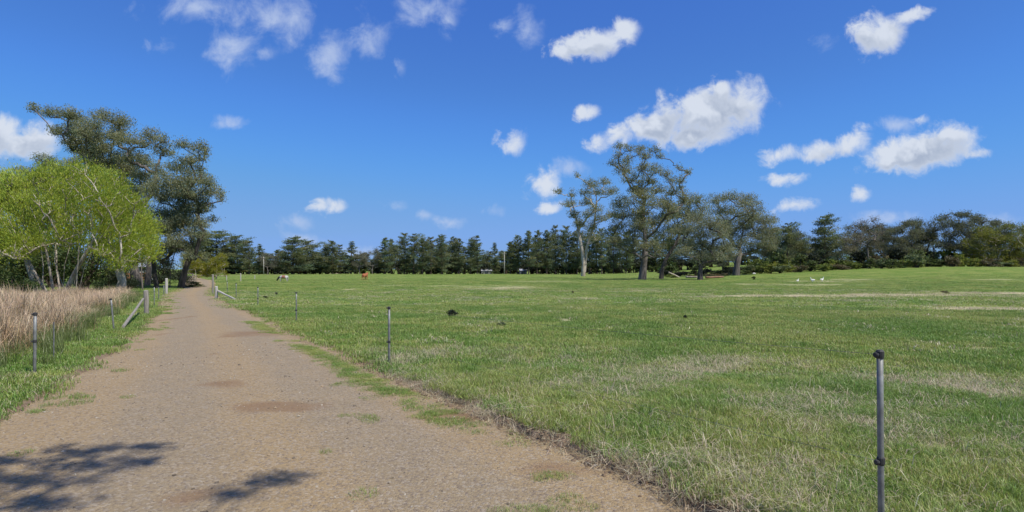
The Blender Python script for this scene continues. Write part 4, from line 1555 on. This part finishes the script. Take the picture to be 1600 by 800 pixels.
kinds = {0: 'green', 1: 'dark green', 2: 'yellow-green', 3: 'brownish', 4: 'grey-green', 5: 'blackish'}
xs = []
px = 1172
while px < 1640:
    xs.append(px)
    px += rgp.uniform(11, 21)
for i, px in enumerate(xs):
    k = int(rgp.choice([0, 0, 1, 2, 2, 3, 4]))
    put_shrub(k, px, 148 + rgp.uniform(-4, 6), rgp.uniform(20, 36), rgp.uniform(10, 23), '%s shrub, %s from the left in the front shrub row at the right' % (kinds[k], ordinal(i)), 'front shrub row')
xs = []
px = 1180
while px < 1640:
    xs.append(px)
    px += rgp.uniform(12, 20)
for i, px in enumerate(xs):
    k = int(rgp.choice([1, 1, 5, 3, 0]))
    put_shrub(k, px, 160 + rgp.uniform(-2, 8), rgp.uniform(28, 44), rgp.uniform(20, 34), '%s shrub, %s from the left in the back shrub row at the right' % (kinds[k], ordinal(i)), 'back shrub row')
put_shrub(4, 1432, 146, 36, 27, 'large rounded pale green shrub under the tall right gums')
for i, px in enumerate(range(1035, 1185, 13)):
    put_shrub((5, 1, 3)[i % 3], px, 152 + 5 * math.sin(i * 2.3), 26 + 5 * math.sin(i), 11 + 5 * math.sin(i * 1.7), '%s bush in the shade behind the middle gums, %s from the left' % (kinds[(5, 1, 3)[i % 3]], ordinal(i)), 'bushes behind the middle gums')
# dark understorey below the far pines
xs = []
px = 300
while px < 1180:
    xs.append(px)
    px += rgp.uniform(9, 14)
for i, px in enumerate(xs):
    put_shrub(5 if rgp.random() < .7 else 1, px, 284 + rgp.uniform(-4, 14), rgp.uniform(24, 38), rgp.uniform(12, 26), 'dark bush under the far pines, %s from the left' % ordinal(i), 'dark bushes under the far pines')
# paddock weeds and clumps
put_shrub(5, 708, 0, 20, 15, 'dark grey-green thistle bush alone in the near paddock', py=497, cat='bush')
put_shrub(4, 783, 0, 16, 9, 'low grey weed right of the thistle bush', py=511, cat='bush')
put_shrub(5, 1070, 0, 8, 9, 'small dark weed below the middle gums', py=500, cat='bush')
put_shrub(5, 432, 0, 5, 5, 'tiny dark weed beyond the third fence post', py=461, cat='bush')
put_shrub(5, 414, 0, 10, 5, 'low dark weed left of the third fence post', py=467, cat='bush')
put_shrub(3, 895, 0, 4, 6, 'tiny brown weed below the white-trunked gum', py=459, cat='bush')
put_shrub(3, 1478, 0, 14, 6, 'brown weed clump on the pale straw strip at the right', py=459, cat='bush')
put_shrub(5, 1177, 0, 7, 6, 'dark tussock right of the grey-green gum trunk', py=437, cat='bush')
put_shrub(6, 207, 0, 22, 16, 'green bush between reeds and dark gum trunks', py=450, cat='bush')
put_shrub(1, 300, 0, 40, 9, 'low green weeds at the right foot of the dark gum', py=449, cat='bush')
put_shrub(6, 160, 44, 40, 32, 'rounded green bush at the right foot of the willow')
put_shrub(6, 20, 44, 80, 44, 'wide green bush at the left foot of the willow')
put_shrub(7, -40, 42, 70, 50, 'dark green bush at the left edge behind the reeds')
put_shrub(5, 1135, 0, 14, 17, 'dark bush standing behind the short dark gum trunk', py=431, cat='bush')
put_shrub(3, 1117, 0, 34, 6, 'brown dead bracken right of the short dark gum trunk', py=432, cat='bush')
put_shrub(3, 1082, 0, 20, 6, 'brown dead bracken left of the short dark gum trunk', py=434, cat='bush')
put_shrub(0, 1050, 0, 24, 6, 'low green weeds between the middle gum trunks', py=434, cat='bush')
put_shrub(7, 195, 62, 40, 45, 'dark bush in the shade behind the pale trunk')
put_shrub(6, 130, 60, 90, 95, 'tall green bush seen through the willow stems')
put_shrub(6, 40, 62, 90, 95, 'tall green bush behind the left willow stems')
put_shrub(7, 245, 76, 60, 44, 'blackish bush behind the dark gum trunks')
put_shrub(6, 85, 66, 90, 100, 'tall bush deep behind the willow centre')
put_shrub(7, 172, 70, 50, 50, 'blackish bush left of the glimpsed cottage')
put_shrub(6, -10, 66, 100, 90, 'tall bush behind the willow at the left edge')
put_shrub(7, 285, 82, 36, 24, 'low dark bush left of the track end')

# tree behind the camera whose shade falls on the near track
def overhang_tree():
    rg = np.random.default_rng(91)
    h = 8.0
    base = np.array([6.5, -6.5, float(h_base(6.5, -6.5))])
    k = Vector((sun_dir.x / sun_dir.z, sun_dir.y / sun_dir.z))
    shade = [(-3.95, 5.2, .50, .10), (-3.55, 5.35, .40, .07), (-4.35, 4.95, .5, .10), (-3.5, 4.85, .55, .09), (-3.2, 5.0, .3, .05), (-4.1, 4.55, .6, .12), (-4.7, 4.35, .6, .14), (-3.5, 4.5, .45, .08), (-4.6, 4.0, .7, .14), (-3.35, 4.1, .45, .10),
             (-1.98, 4.5, .22, .05), (-1.74, 4.6, .15, .03), (-2.05, 4.25, .2, .05), (-5.3, 4.7, .6, .15), (-3.9, 3.6, .7, .3), (-2.2, 3.4, .4, .25), (-4.6, 3.0, .8, .5), (-2.6, 2.6, .8, .5), (-1.0, 2.2, .8, .5), (-3.6, 2.2, .9, .6), (-.2, 1.0, 1, .6), (-1.5, 1.2, 1, .7), (1.2, -.2, 1, .7), (-.4, -.4, 1, .7), (2.2, -1.5, 1, .7), (-2.6, .8, 1, .7)]
    cl = []
    for (sx, sy, rx, ry) in shade:
        z = h + rg.uniform(-.6, 1.2) + .25 * max(0, 3 - sy)
        cl.append((np.array([sx + k.x * z, sy + k.y * z, z]) - base, np.array([rx, ry, .10])))
    V, Q, T, anch = clump_leaves(cl, rg, .17, .045, 2.1, .8, GUM_G, .2, .075)
    sk = Skel()
    e = sk.path([(0, 0, -.3), (-.1, .1, 1.5), (-.5, .5, 3.5), (-1.3, 1.4, 5.5), (-2.4, 2.6, 7)])
    def over(sx, sy, z=7.6):
        return np.array([sx + k.x * z, sy + k.y * z, z]) - base
    sk.path([over(-1.2, 1.0, 7.3), over(-2.8, 2.2), over(-4.0, 3.6)], e)
    sk.path([over(-.6, 1.6, 7.3), over(-1.7, 3.0)], e)
    for i in sorted(range(len(cl)), key=lambda i: np.hypot(*cl[i][0][:2])):
        e = sk.grow(cl[i][0], rg, 4, .04, .6, 3.0)
        for q in rg.permutation(len(anch[i]))[:6]:
            sk.add(anch[i][q], e)
    stems_m = sk.tubes(.13, .0025, 1.15)
    root = bpy.data.objects.new('roadside_gum_tree', None)
    COL.objects.link(root)
    root.location = base
    for q in stems_m:
        q.build('trunk', B_GUM, root, smooth=True)
    link('crown', mesh_np('crown', V, Q, {'tint': T}, False, M_GUMLEAF), root)
    tag(root, 'roadside gum behind the viewer whose shade falls on the near track', 'tree')


overhang_tree()

# ------------------------------------------------------------------ fences
M_STEEL = simple_mat('galvanised_steel', (.27, .28, .275), (.13, .13, .125), 9.0, .58, .35, spec=.4)
M_BLACK = simple_mat('black_plastic', (.028, .028, .03), (.05, .048, .046), 20, .6)
M_WOOD = simple_mat('weathered_wood', (.30, .275, .24), (.16, .145, .125), 5.0, .9, 0, .5, (6, 6, .6))
M_WOODPALE = simple_mat('bleached_wood', (.46, .44, .40), (.30, .28, .25), 5.0, .9, 0, .5, (6, 6, .6))
M_WIRE = simple_mat('fence_wire', (.22, .22, .22), (.15, .15, .15), 10, .5, .8)


def steel_post(loc, label, H=1.0, r=.019, lean=(0, 0), group='electric fence posts along the right side', plain=False, ins=(.99, .39)):
    root = bpy.data.objects.new('fence_post', None)
    COL.objects.link(root)
    root.location = loc
    root.rotation_euler = (lean[1], lean[0], 0)
    MB().tube([(0, 0, -.25), (0, 0, .3), (0, 0, .7), (0, 0, H)], r, 12).build('pipe', M_STEEL, root, smooth=True)
    if not plain:
        for k, z in enumerate(ins):
            m = MB()
            zz = z * H
            if k == 0:
                m.lathe([(r * 1.18, -.026), (r * 1.3, -.008), (r * 1.3, .014), (r * .9, .022), (.004, .024)], 12, (0, 0, zz))
            else:
                m.lathe([(r * 1.12, -.022), (r * 1.3, -.016), (r * 1.3, .016), (r * 1.12, .022)], 12, (0, 0, zz))
            d = np.array([-.86, -.35, 0])
            m.tube([np.array([0, 0, zz - .004]) + d * r, np.array([0, 0, zz - .004]) + d * (r + .016)], [.010, .013], 8)
            m.tube([np.array([0, 0, zz - .004]) + d * (r + .016), np.array([0, 0, zz - .004]) + d * (r + .022), np.array([0, 0, zz - .004]) + d * (r + .028)], [.015, .017, .012], 8)
            m.build('insulator', M_BLACK, root, smooth=False)
    return tag(root, label, 'fence post', group)


def wood_post(loc, label, H=1.1, r=.075, mat=None, lean=(0, 0), group=None):
    m = MB().tube([(0, 0, -.3), (0, 0, .2), (.01, 0, .6 * H), (0, .005, H - .02), (0, 0, H)], [r * 1.02, r, r * .97, r * .95, r * .85], 10, wob=.04)
    o = m.build('wooden_post', mat or M_WOOD, None, loc)
    o.rotation_euler = (lean[1], lean[0], 0)
    return tag(o, label, 'fence post', group)


def rail(a, b, r, label, mat=None):
    a = np.array(a)
    b = np.array(b)
    t = np.linspace(0, 1, 5)[:, None]
    pts = (b - a) * t
    pts[2] += (0, 0, -.01)
    o = MB().tube(pts, [r, r * 1.03, r * .97, r, r * .95], 8, wob=.05).build('brace_rail', mat or M_WOOD, None, tuple(a))
    return tag(o, label, 'fence rail')


# right side line; the first stands about three metres from the camera
def post_at(px, Y):
    return at_depth(px, Y)


Rposts = []
near_Y = 3.23
x = (1377 - 800) / F * near_Y
zb = CAM_H - (550 - HOR) / F * near_Y - 1.0
Rposts.append(steel_post((x, near_Y, zb), 'nearest galvanised fence post with black insulators at lower right', 1.0, .0165, (-.008, 0)))
near = Rposts[0]
specR = [(608, 10.0, 'second galvanised fence post from the right, beside a dry grass patch', 480), (463, 18.6, 'third galvanised fence post from the right', 457), (403, 27.0, 'fourth thin fence post from the right', 451), (369, 36.0, 'fifth thin fence post, beside the low brace rail', 447),
         (355, 45.5, 'thin far fence post just right of the pale wooden post', 444)]
for (px, Y, lab, top) in specR:
    p = at_depth(px, Y)
    H = CAM_H - (top - HOR) / F * Y - p[2]
    Rposts.append(steel_post(p, lab, min(1.12, max(.9, H)), .019 + .0001 * Y))
pw = at_depth(338, 35)
wood_post(pw, 'pale wooden strainer post at the right track bend', .82, .085, M_WOODPALE)
wood_post(at_depth(332.5, 44), 'taller grey post behind the pale strainer post', 1.45, .075)
e = at_depth(369, 33)
rail((pw[0] + .1, pw[1], pw[2] + .55), (e[0] - .1, e[1], e[2] + .06), .055, 'pale brace rail sloping right from the strainer post', M_WOODPALE)
for (px, Y, hh, lab) in ((376, 88, 1.2, 'far lone post in the grass beyond the track bend'), (354, 90, .8, 'short far post right of the track end'), (398, 120, .9, 'faint far post left of the pied animal')):
    wood_post(at_depth(px, Y), lab, hh, .08, M_WOODPALE)

# left side line
Lposts = []
p = at_depth(54, 8.93)
Lposts.append(steel_post(p, 'galvanised post with black cap at left beside the reeds', CAM_H - (489 - HOR) / F * 8.93 - p[2], .021, (.01, 0), 'electric fence posts along the left side', ins=(.985, .55)))
p = at_depth(178, 15.6)
Lposts.append(steel_post(p, 'thin steel post where the left brace rail meets the ground', CAM_H - (466 - HOR) / F * 15.6 - p[2], .02, (-.09, 0), 'electric fence posts along the left side', ins=(.98,)))
pl = at_depth(229, 21.6)
wood_post(pl, 'grey wooden strainer post on the left of the track', CAM_H - (454 - HOR) / F * 21.6 - pl[2], .085, None, (-.03, 0))
rail((p[0] + .12, p[1] + .2, p[2] + .10), (pl[0] - .06, pl[1] - .1, pl[2] + .60), .040, 'grey brace rail leaning on the left strainer post')
p2 = at_depth(84, 10.4)
steel_post(p2, 'short thin stake right of the left capped post', .34, .010, (0, 0), 'electric fence posts along the left side', plain=True)
for (px, Y, top, lab) in ((241, 27.5, 449, 'first thin post beyond the left wooden post'), (248, 33.5, 449, 'second thin post beyond the left wooden post'), (256, 40, 446, 'third thin post beyond the left wooden post')):
    p = at_depth(px, Y)
    Lposts.append(steel_post(p, lab, CAM_H - (top - HOR) / F * Y - p[2], .022, (0, 0), 'electric fence posts along the left side', plain=True))
wood_post(at_depth(260, 44), 'pale wooden post near the dark gum trunks', 1.15, .10, M_WOODPALE)


def wire(a, b, za, zb, label, sag=.03):
    A = np.array(a.location) + (0, 0, za)
    B = np.array(b.location) + (0, 0, zb)
    t = np.linspace(0, 1, 9)
    pts = (B - A)[None, :] * t[:, None]
    pts[:, 2] -= sag * 4 * t * (1 - t)
    o = MB().tube(pts, .0011, 4, caps=False).build('fence_wire', M_WIRE, None, tuple(A))
    tag(o, label, 'wire')


for k in range(3):
    for q, (f, nm) in enumerate(((.985, 'upper'), (.385, 'lower'))):
        wire(Rposts[k], Rposts[k + 1], f, f, '%s fence wire strung from the %s to the %s post of the right line' % (nm, ORD[k], ORD[k + 1]))
wire(Lposts[0], Lposts[1], .95, .95, 'single fence wire between the two left steel posts')


# ------------------------------------------------------------------ animals
def skin_body(name, verts, edges, radii, mat, root=0, sub=2):
    me = bpy.data.meshes.new(name)
    me.from_pydata(verts, edges, [])
    me.materials.append(mat)
    o = link(name, me)
    md = o.modifiers.new('skin', 'SKIN')
    md.use_smooth_shade = True
    for i, r in enumerate(radii):
        sv = me.skin_vertices[0].data[i]
        sv.radius = r if isinstance(r, tuple) else (r, r)
        sv.use_root = (i == root)
    s = o.modifiers.new('smooth', 'SUBSURF')
    s.levels = s.render_levels = sub
    return o


def cow(loc, rotz, mat, label, graze=False, s=1.0):
    V = [(0, 0, 1.02), (.45, 0, 1.05), (-.45, 0, 1.05), (-.85, 0, 1.08), (.75, 0, 1.12)]
    E = [(0, 1), (0, 2), (2, 3), (1, 4)]
    Rd = [(.36, .40), (.34, .38), (.33, .36), (.24, .26), (.24, .28)]

    def chain(start, pts, rs):
        i = start
        for p, r in zip(pts, rs):
            V.append(p)
            Rd.append(r)
            E.append((i, len(V) - 1))
            i = len(V) - 1
        return i
    if graze:
        h = chain(4, [(1.05, 0, .92), (1.28, 0, .58), (1.42, 0, .30), (1.50, 0, .14)], [.20, .16, .14, .09])
    else:
        h = chain(4, [(1.0, 0, 1.32), (1.22, 0, 1.5), (1.48, 0, 1.38), (1.64, 0, 1.26)], [.19, .16, .13, .085])
    for sy in (-1, 1):
        chain(4, [(.68, sy * .2, .72), (.66, sy * .2, .40), (.68, sy * .2, .08), (.70, sy * .2, .02)], [.13, .075, .055, .07])
        chain(2, [(-.78, sy * .2, .78), (-.70, sy * .22, .60), (-.86, sy * .22, .36), (-.82, sy * .22, .05)], [.17, .12, .06, .07])
        b = len(V) - 1
    hd = V[h - 2]
    for sy in (-1, 1):
        V.append((hd[0] - .06, sy * .24, hd[2] + .06))
        Rd.append(.04)
        E.append((h - 2, len(V) - 1))
    chain(3, [(-1.06, 0, 1.05), (-1.10, 0, .7), (-1.10, 0, .45)], [.04, .03, .045])
    o = skin_body('cow', V, E, Rd, mat)
    o.location = loc
    o.rotation_euler = (0, 0, rotz)
    o.scale = (s, s, s)
    return tag(o, label, 'cow')


def pied():
    m, N, out = new_mat('pied_coat')
    co = N.n('ShaderNodeTexCoord').outputs['Object']
    x = N.n('ShaderNodeSeparateXYZ', {0: co}).outputs[0]
    nz = N.noise(co, 2.2, 3)
    q = N.m('ADD', x, N.m('MULTIPLY', N.m('SUBTRACT', nz, .5), .5))
    c = N.mix(N.ramp(q, -.50, -.42), (.42, .41, .40), (.26, .12, .08))
    c = N.mix(N.ramp(q, .25, .33), c, (.42, .41, .42))
    c = N.mix(N.ramp(q, .68, .78), c, (.02, .02, .025))
    b = N.n('ShaderNodeBsdfPrincipled', {'Base Color': c, 'Roughness': .8})
    N.t.links.new(b.outputs[0], out.inputs[0])
    return m


M_BROWN = simple_mat('brown_coat', (.36, .13, .055), (.26, .09, .04), 2.0, .8)
cow(at(443, 440), R(180), pied(), 'grazing pied animal with dark head, brown and white body', True, .68)
cow(at(570, 437.5), R(78), M_BROWN, 'reddish-brown cow seen from behind in the far pasture', False, .80)

M_FEATHER = simple_mat('white_feathers', (.78, .77, .74), (.66, .65, .62), 6, .7)
for (px, py, rz, s, lab) in ((1246, 441, 20, .62, 'leftmost of three white geese on the right pasture'), (1270, 441, 160, .8, 'middle one of three white geese on the right pasture'),
                             (1284, 440, 10, .8, 'rightmost of three white geese on the right pasture')):
    V = [(0, 0, .38), (.18, 0, .40), (-.2, 0, .40), (-.36, 0, .44), (.28, 0, .52), (.30, 0, .68), (.33, 0, .80), (.43, 0, .79), (.02, .07, .2), (.03, .07, .01), (.02, -.07, .2), (.03, -.07, .01)]
    E = [(0, 1), (0, 2), (2, 3), (1, 4), (4, 5), (5, 6), (6, 7), (0, 8), (8, 9), (0, 10), (10, 11)]
    Rd = [.17, .15, .13, .05, .07, .05, .06, .025, .03, .03, .03, .03]
    o = skin_body('goose', V, E, Rd, M_FEATHER)
    o.location = at(px, py)
    o.rotation_euler = (0, 0, R(rz))
    o.scale = (s, s, s)
    tag(o, lab, 'bird')


# ------------------------------------------------------------------ buildings, poles and debris far off
M_WHITE = simple_mat('white_board', (.70, .69, .66), (.60, .59, .56), 2, .7)
M_ORANGE = simple_mat('orange_brick', (.42, .20, .10), (.32, .15, .08), 6, .85)
M_ROOF = simple_mat('pale_metal_roof', (.40, .41, .43), (.30, .31, .33), 2, .45, .3)
M_GLASS = simple_mat('window_glass', (.03, .035, .045), (.05, .055, .065), 2, .1, spec=.6)
M_SHEDWALL = simple_mat('grey_shed_wall', (.30, .31, .32), (.22, .23, .24), 3, .6)


def gable(root, L, D, h, rh, wall, roof, over=.35):
    """walls with two gables, separate roof sheets"""
    v = [(-L / 2, -D / 2, -.3), (L / 2, -D / 2, -.3), (L / 2, D / 2, -.3), (-L / 2, D / 2, -.3), (-L / 2, -D / 2, h), (L / 2, -D / 2, h), (L / 2, D / 2, h), (-L / 2, D / 2, h), (-L / 2, 0, h + rh), (L / 2, 0, h + rh)]
    MB().add(v, [(0, 1, 5, 4), (2, 3, 7, 6), (1, 2, 6, 5), (3, 0, 4, 7), (4, 5, 9, 8), (6, 7, 8, 9)], [(5, 6, 9), (7, 4, 8)]).build('wall', wall, root)
    sl = rh / (D / 2)
    for s in (-1, 1):
        e = D / 2 + over
        zl = h - sl * over + .03
        m = MB()
        a = [(-L / 2 - over, s * e, zl), (L / 2 + over, s * e, zl), (L / 2 + over, 0, h + rh + .03), (-L / 2 - over, 0, h + rh + .03)]
        a = a if s < 0 else a[::-1]
        top = [(p[0], p[1], p[2] + .06) for p in a]
        m.add(a + top, [(4, 5, 6, 7), (3, 2, 1, 0), (0, 1, 5, 4), (1, 2, 6, 5), (2, 3, 7, 6), (3, 0, 4, 7)])
        m.build('roof_slope', roof, root)


hx = at_depth(211, 92)
ho = bpy.data.objects.new('cottage', None)
COL.objects.link(ho)
ho.location = hx
ho.rotation_euler = (0, 0, R(25))
gable(ho, 5, 4, 2.3, 1.0, M_WHITE, M_ROOF)
MB().box((-2.5, -2.06, -.3), (2.5, -2.003, 1.25)).build('brick_base', M_ORANGE, ho)
for xx in (-1.3, 1.3):
    w = MB().box((xx - .5, -2.05, 1.35), (xx + .5, -2.003, 2.15)).build('window', M_WHITE, ho)
    MB().box((xx - .42, -2.065, 1.42), (xx + .42, -2.052, 2.08)).build('pane', M_GLASS, w)
tag(ho, 'white cottage with orange brick base glimpsed between the left trunks', 'house')

for (px, Y, L, h, lab) in ((760, 283, 5.0, 1.7, 'low shed with pale roof under the far pines, left one'), (817, 285, 3.4, 1.6, 'small pale-roofed shed under the far pines, right one')):
    r = bpy.data.objects.new('farm_shed', None)
    COL.objects.link(r)
    r.location = at_depth(px, Y)
    r.rotation_euler = (0, 0, R(6))
    gable(r, L, 4, h, .9, M_SHEDWALL, M_ROOF, .25)
    MB().box((-.9, -2.05, -.2), (.9, -2.003, 1.6)).build('door', M_GLASS, r)
    tag(r, lab, 'shed')

for (px, Y, top, lab) in ((412, 255, 401, 'pale utility pole before the grey gum at the left windbreak'), (788, 250, 394, 'pale utility pole before the middle pines')):
    p = at_depth(px, Y)
    H = CAM_H + (HOR - top) / F * Y - p[2]
    r = bpy.data.objects.new('utility_pole', None)
    COL.objects.link(r)
    r.location = p
    MB().tube([(0, 0, -.3), (0, 0, H * .5), (0, 0, H)], [.17, .15, .12], 8).build('pole', M_WOODPALE, r, smooth=True)
    MB().box((-.9, -.22, H - .7), (.9, -.13, H - .58)).build('crossarm', M_WOOD, r)
    for xx in (-.75, 0.3, .75):
        MB().lathe([(.03, 0), (.05, .05), (.03, .12)], 8, (xx, -.175, H - .58)).build('insulator', M_WHITE, r)
    tag(r, lab, 'utility pole')


def log(a, b, r, label, mat):
    a = np.array(a)
    b = np.array(b)
    t = np.linspace(0, 1, 6)[:, None]
    pts = (b - a) * t + np.random.default_rng(int(abs(a[0] * 10))).normal(0, .05, (6, 3)) * [1, 1, .4]
    o = MB().tube(pts, r * np.linspace(1, .6, 6), 8, wob=.1).build('fallen_log', mat, None, tuple(a), True)
    tag(o, label, 'log')


a = at_depth(1045, 124)
b = at_depth(1062, 126)
log((a[0], a[1], a[2] + 1.3), (b[0], b[1], b[2] + .2), .2, 'pale fallen log leaning under the middle gums', B_PALE)
a = at_depth(1072, 122)
b = at_depth(1090, 120)
log((a[0], a[1], a[2] + .3), (b[0], b[1], b[2] + .25), .22, 'brown fallen log lying left of the short dark trunk', B_WILLOW)
a = at_depth(1103, 116)
b = at_depth(1130, 118)
log((a[0], a[1], a[2] + .25), (b[0], b[1], b[2] + .3), .25, 'reddish-brown fallen log lying right of the short dark trunk', simple_mat('rotten_log', (.26, .15, .09), (.16, .09, .06), 3, .9))
p = at(1178, 428)
o = link('white_rock', rock_mesh('white_rock', 77, M_WHITE, .8), None, p)
o.scale = (.5, .4, .45)
tag(o, 'whitish rock at the edge of the scrub right of the gums', 'rock')

for pool in (pines, gums, yel, shr):
    pool.drop_unused()
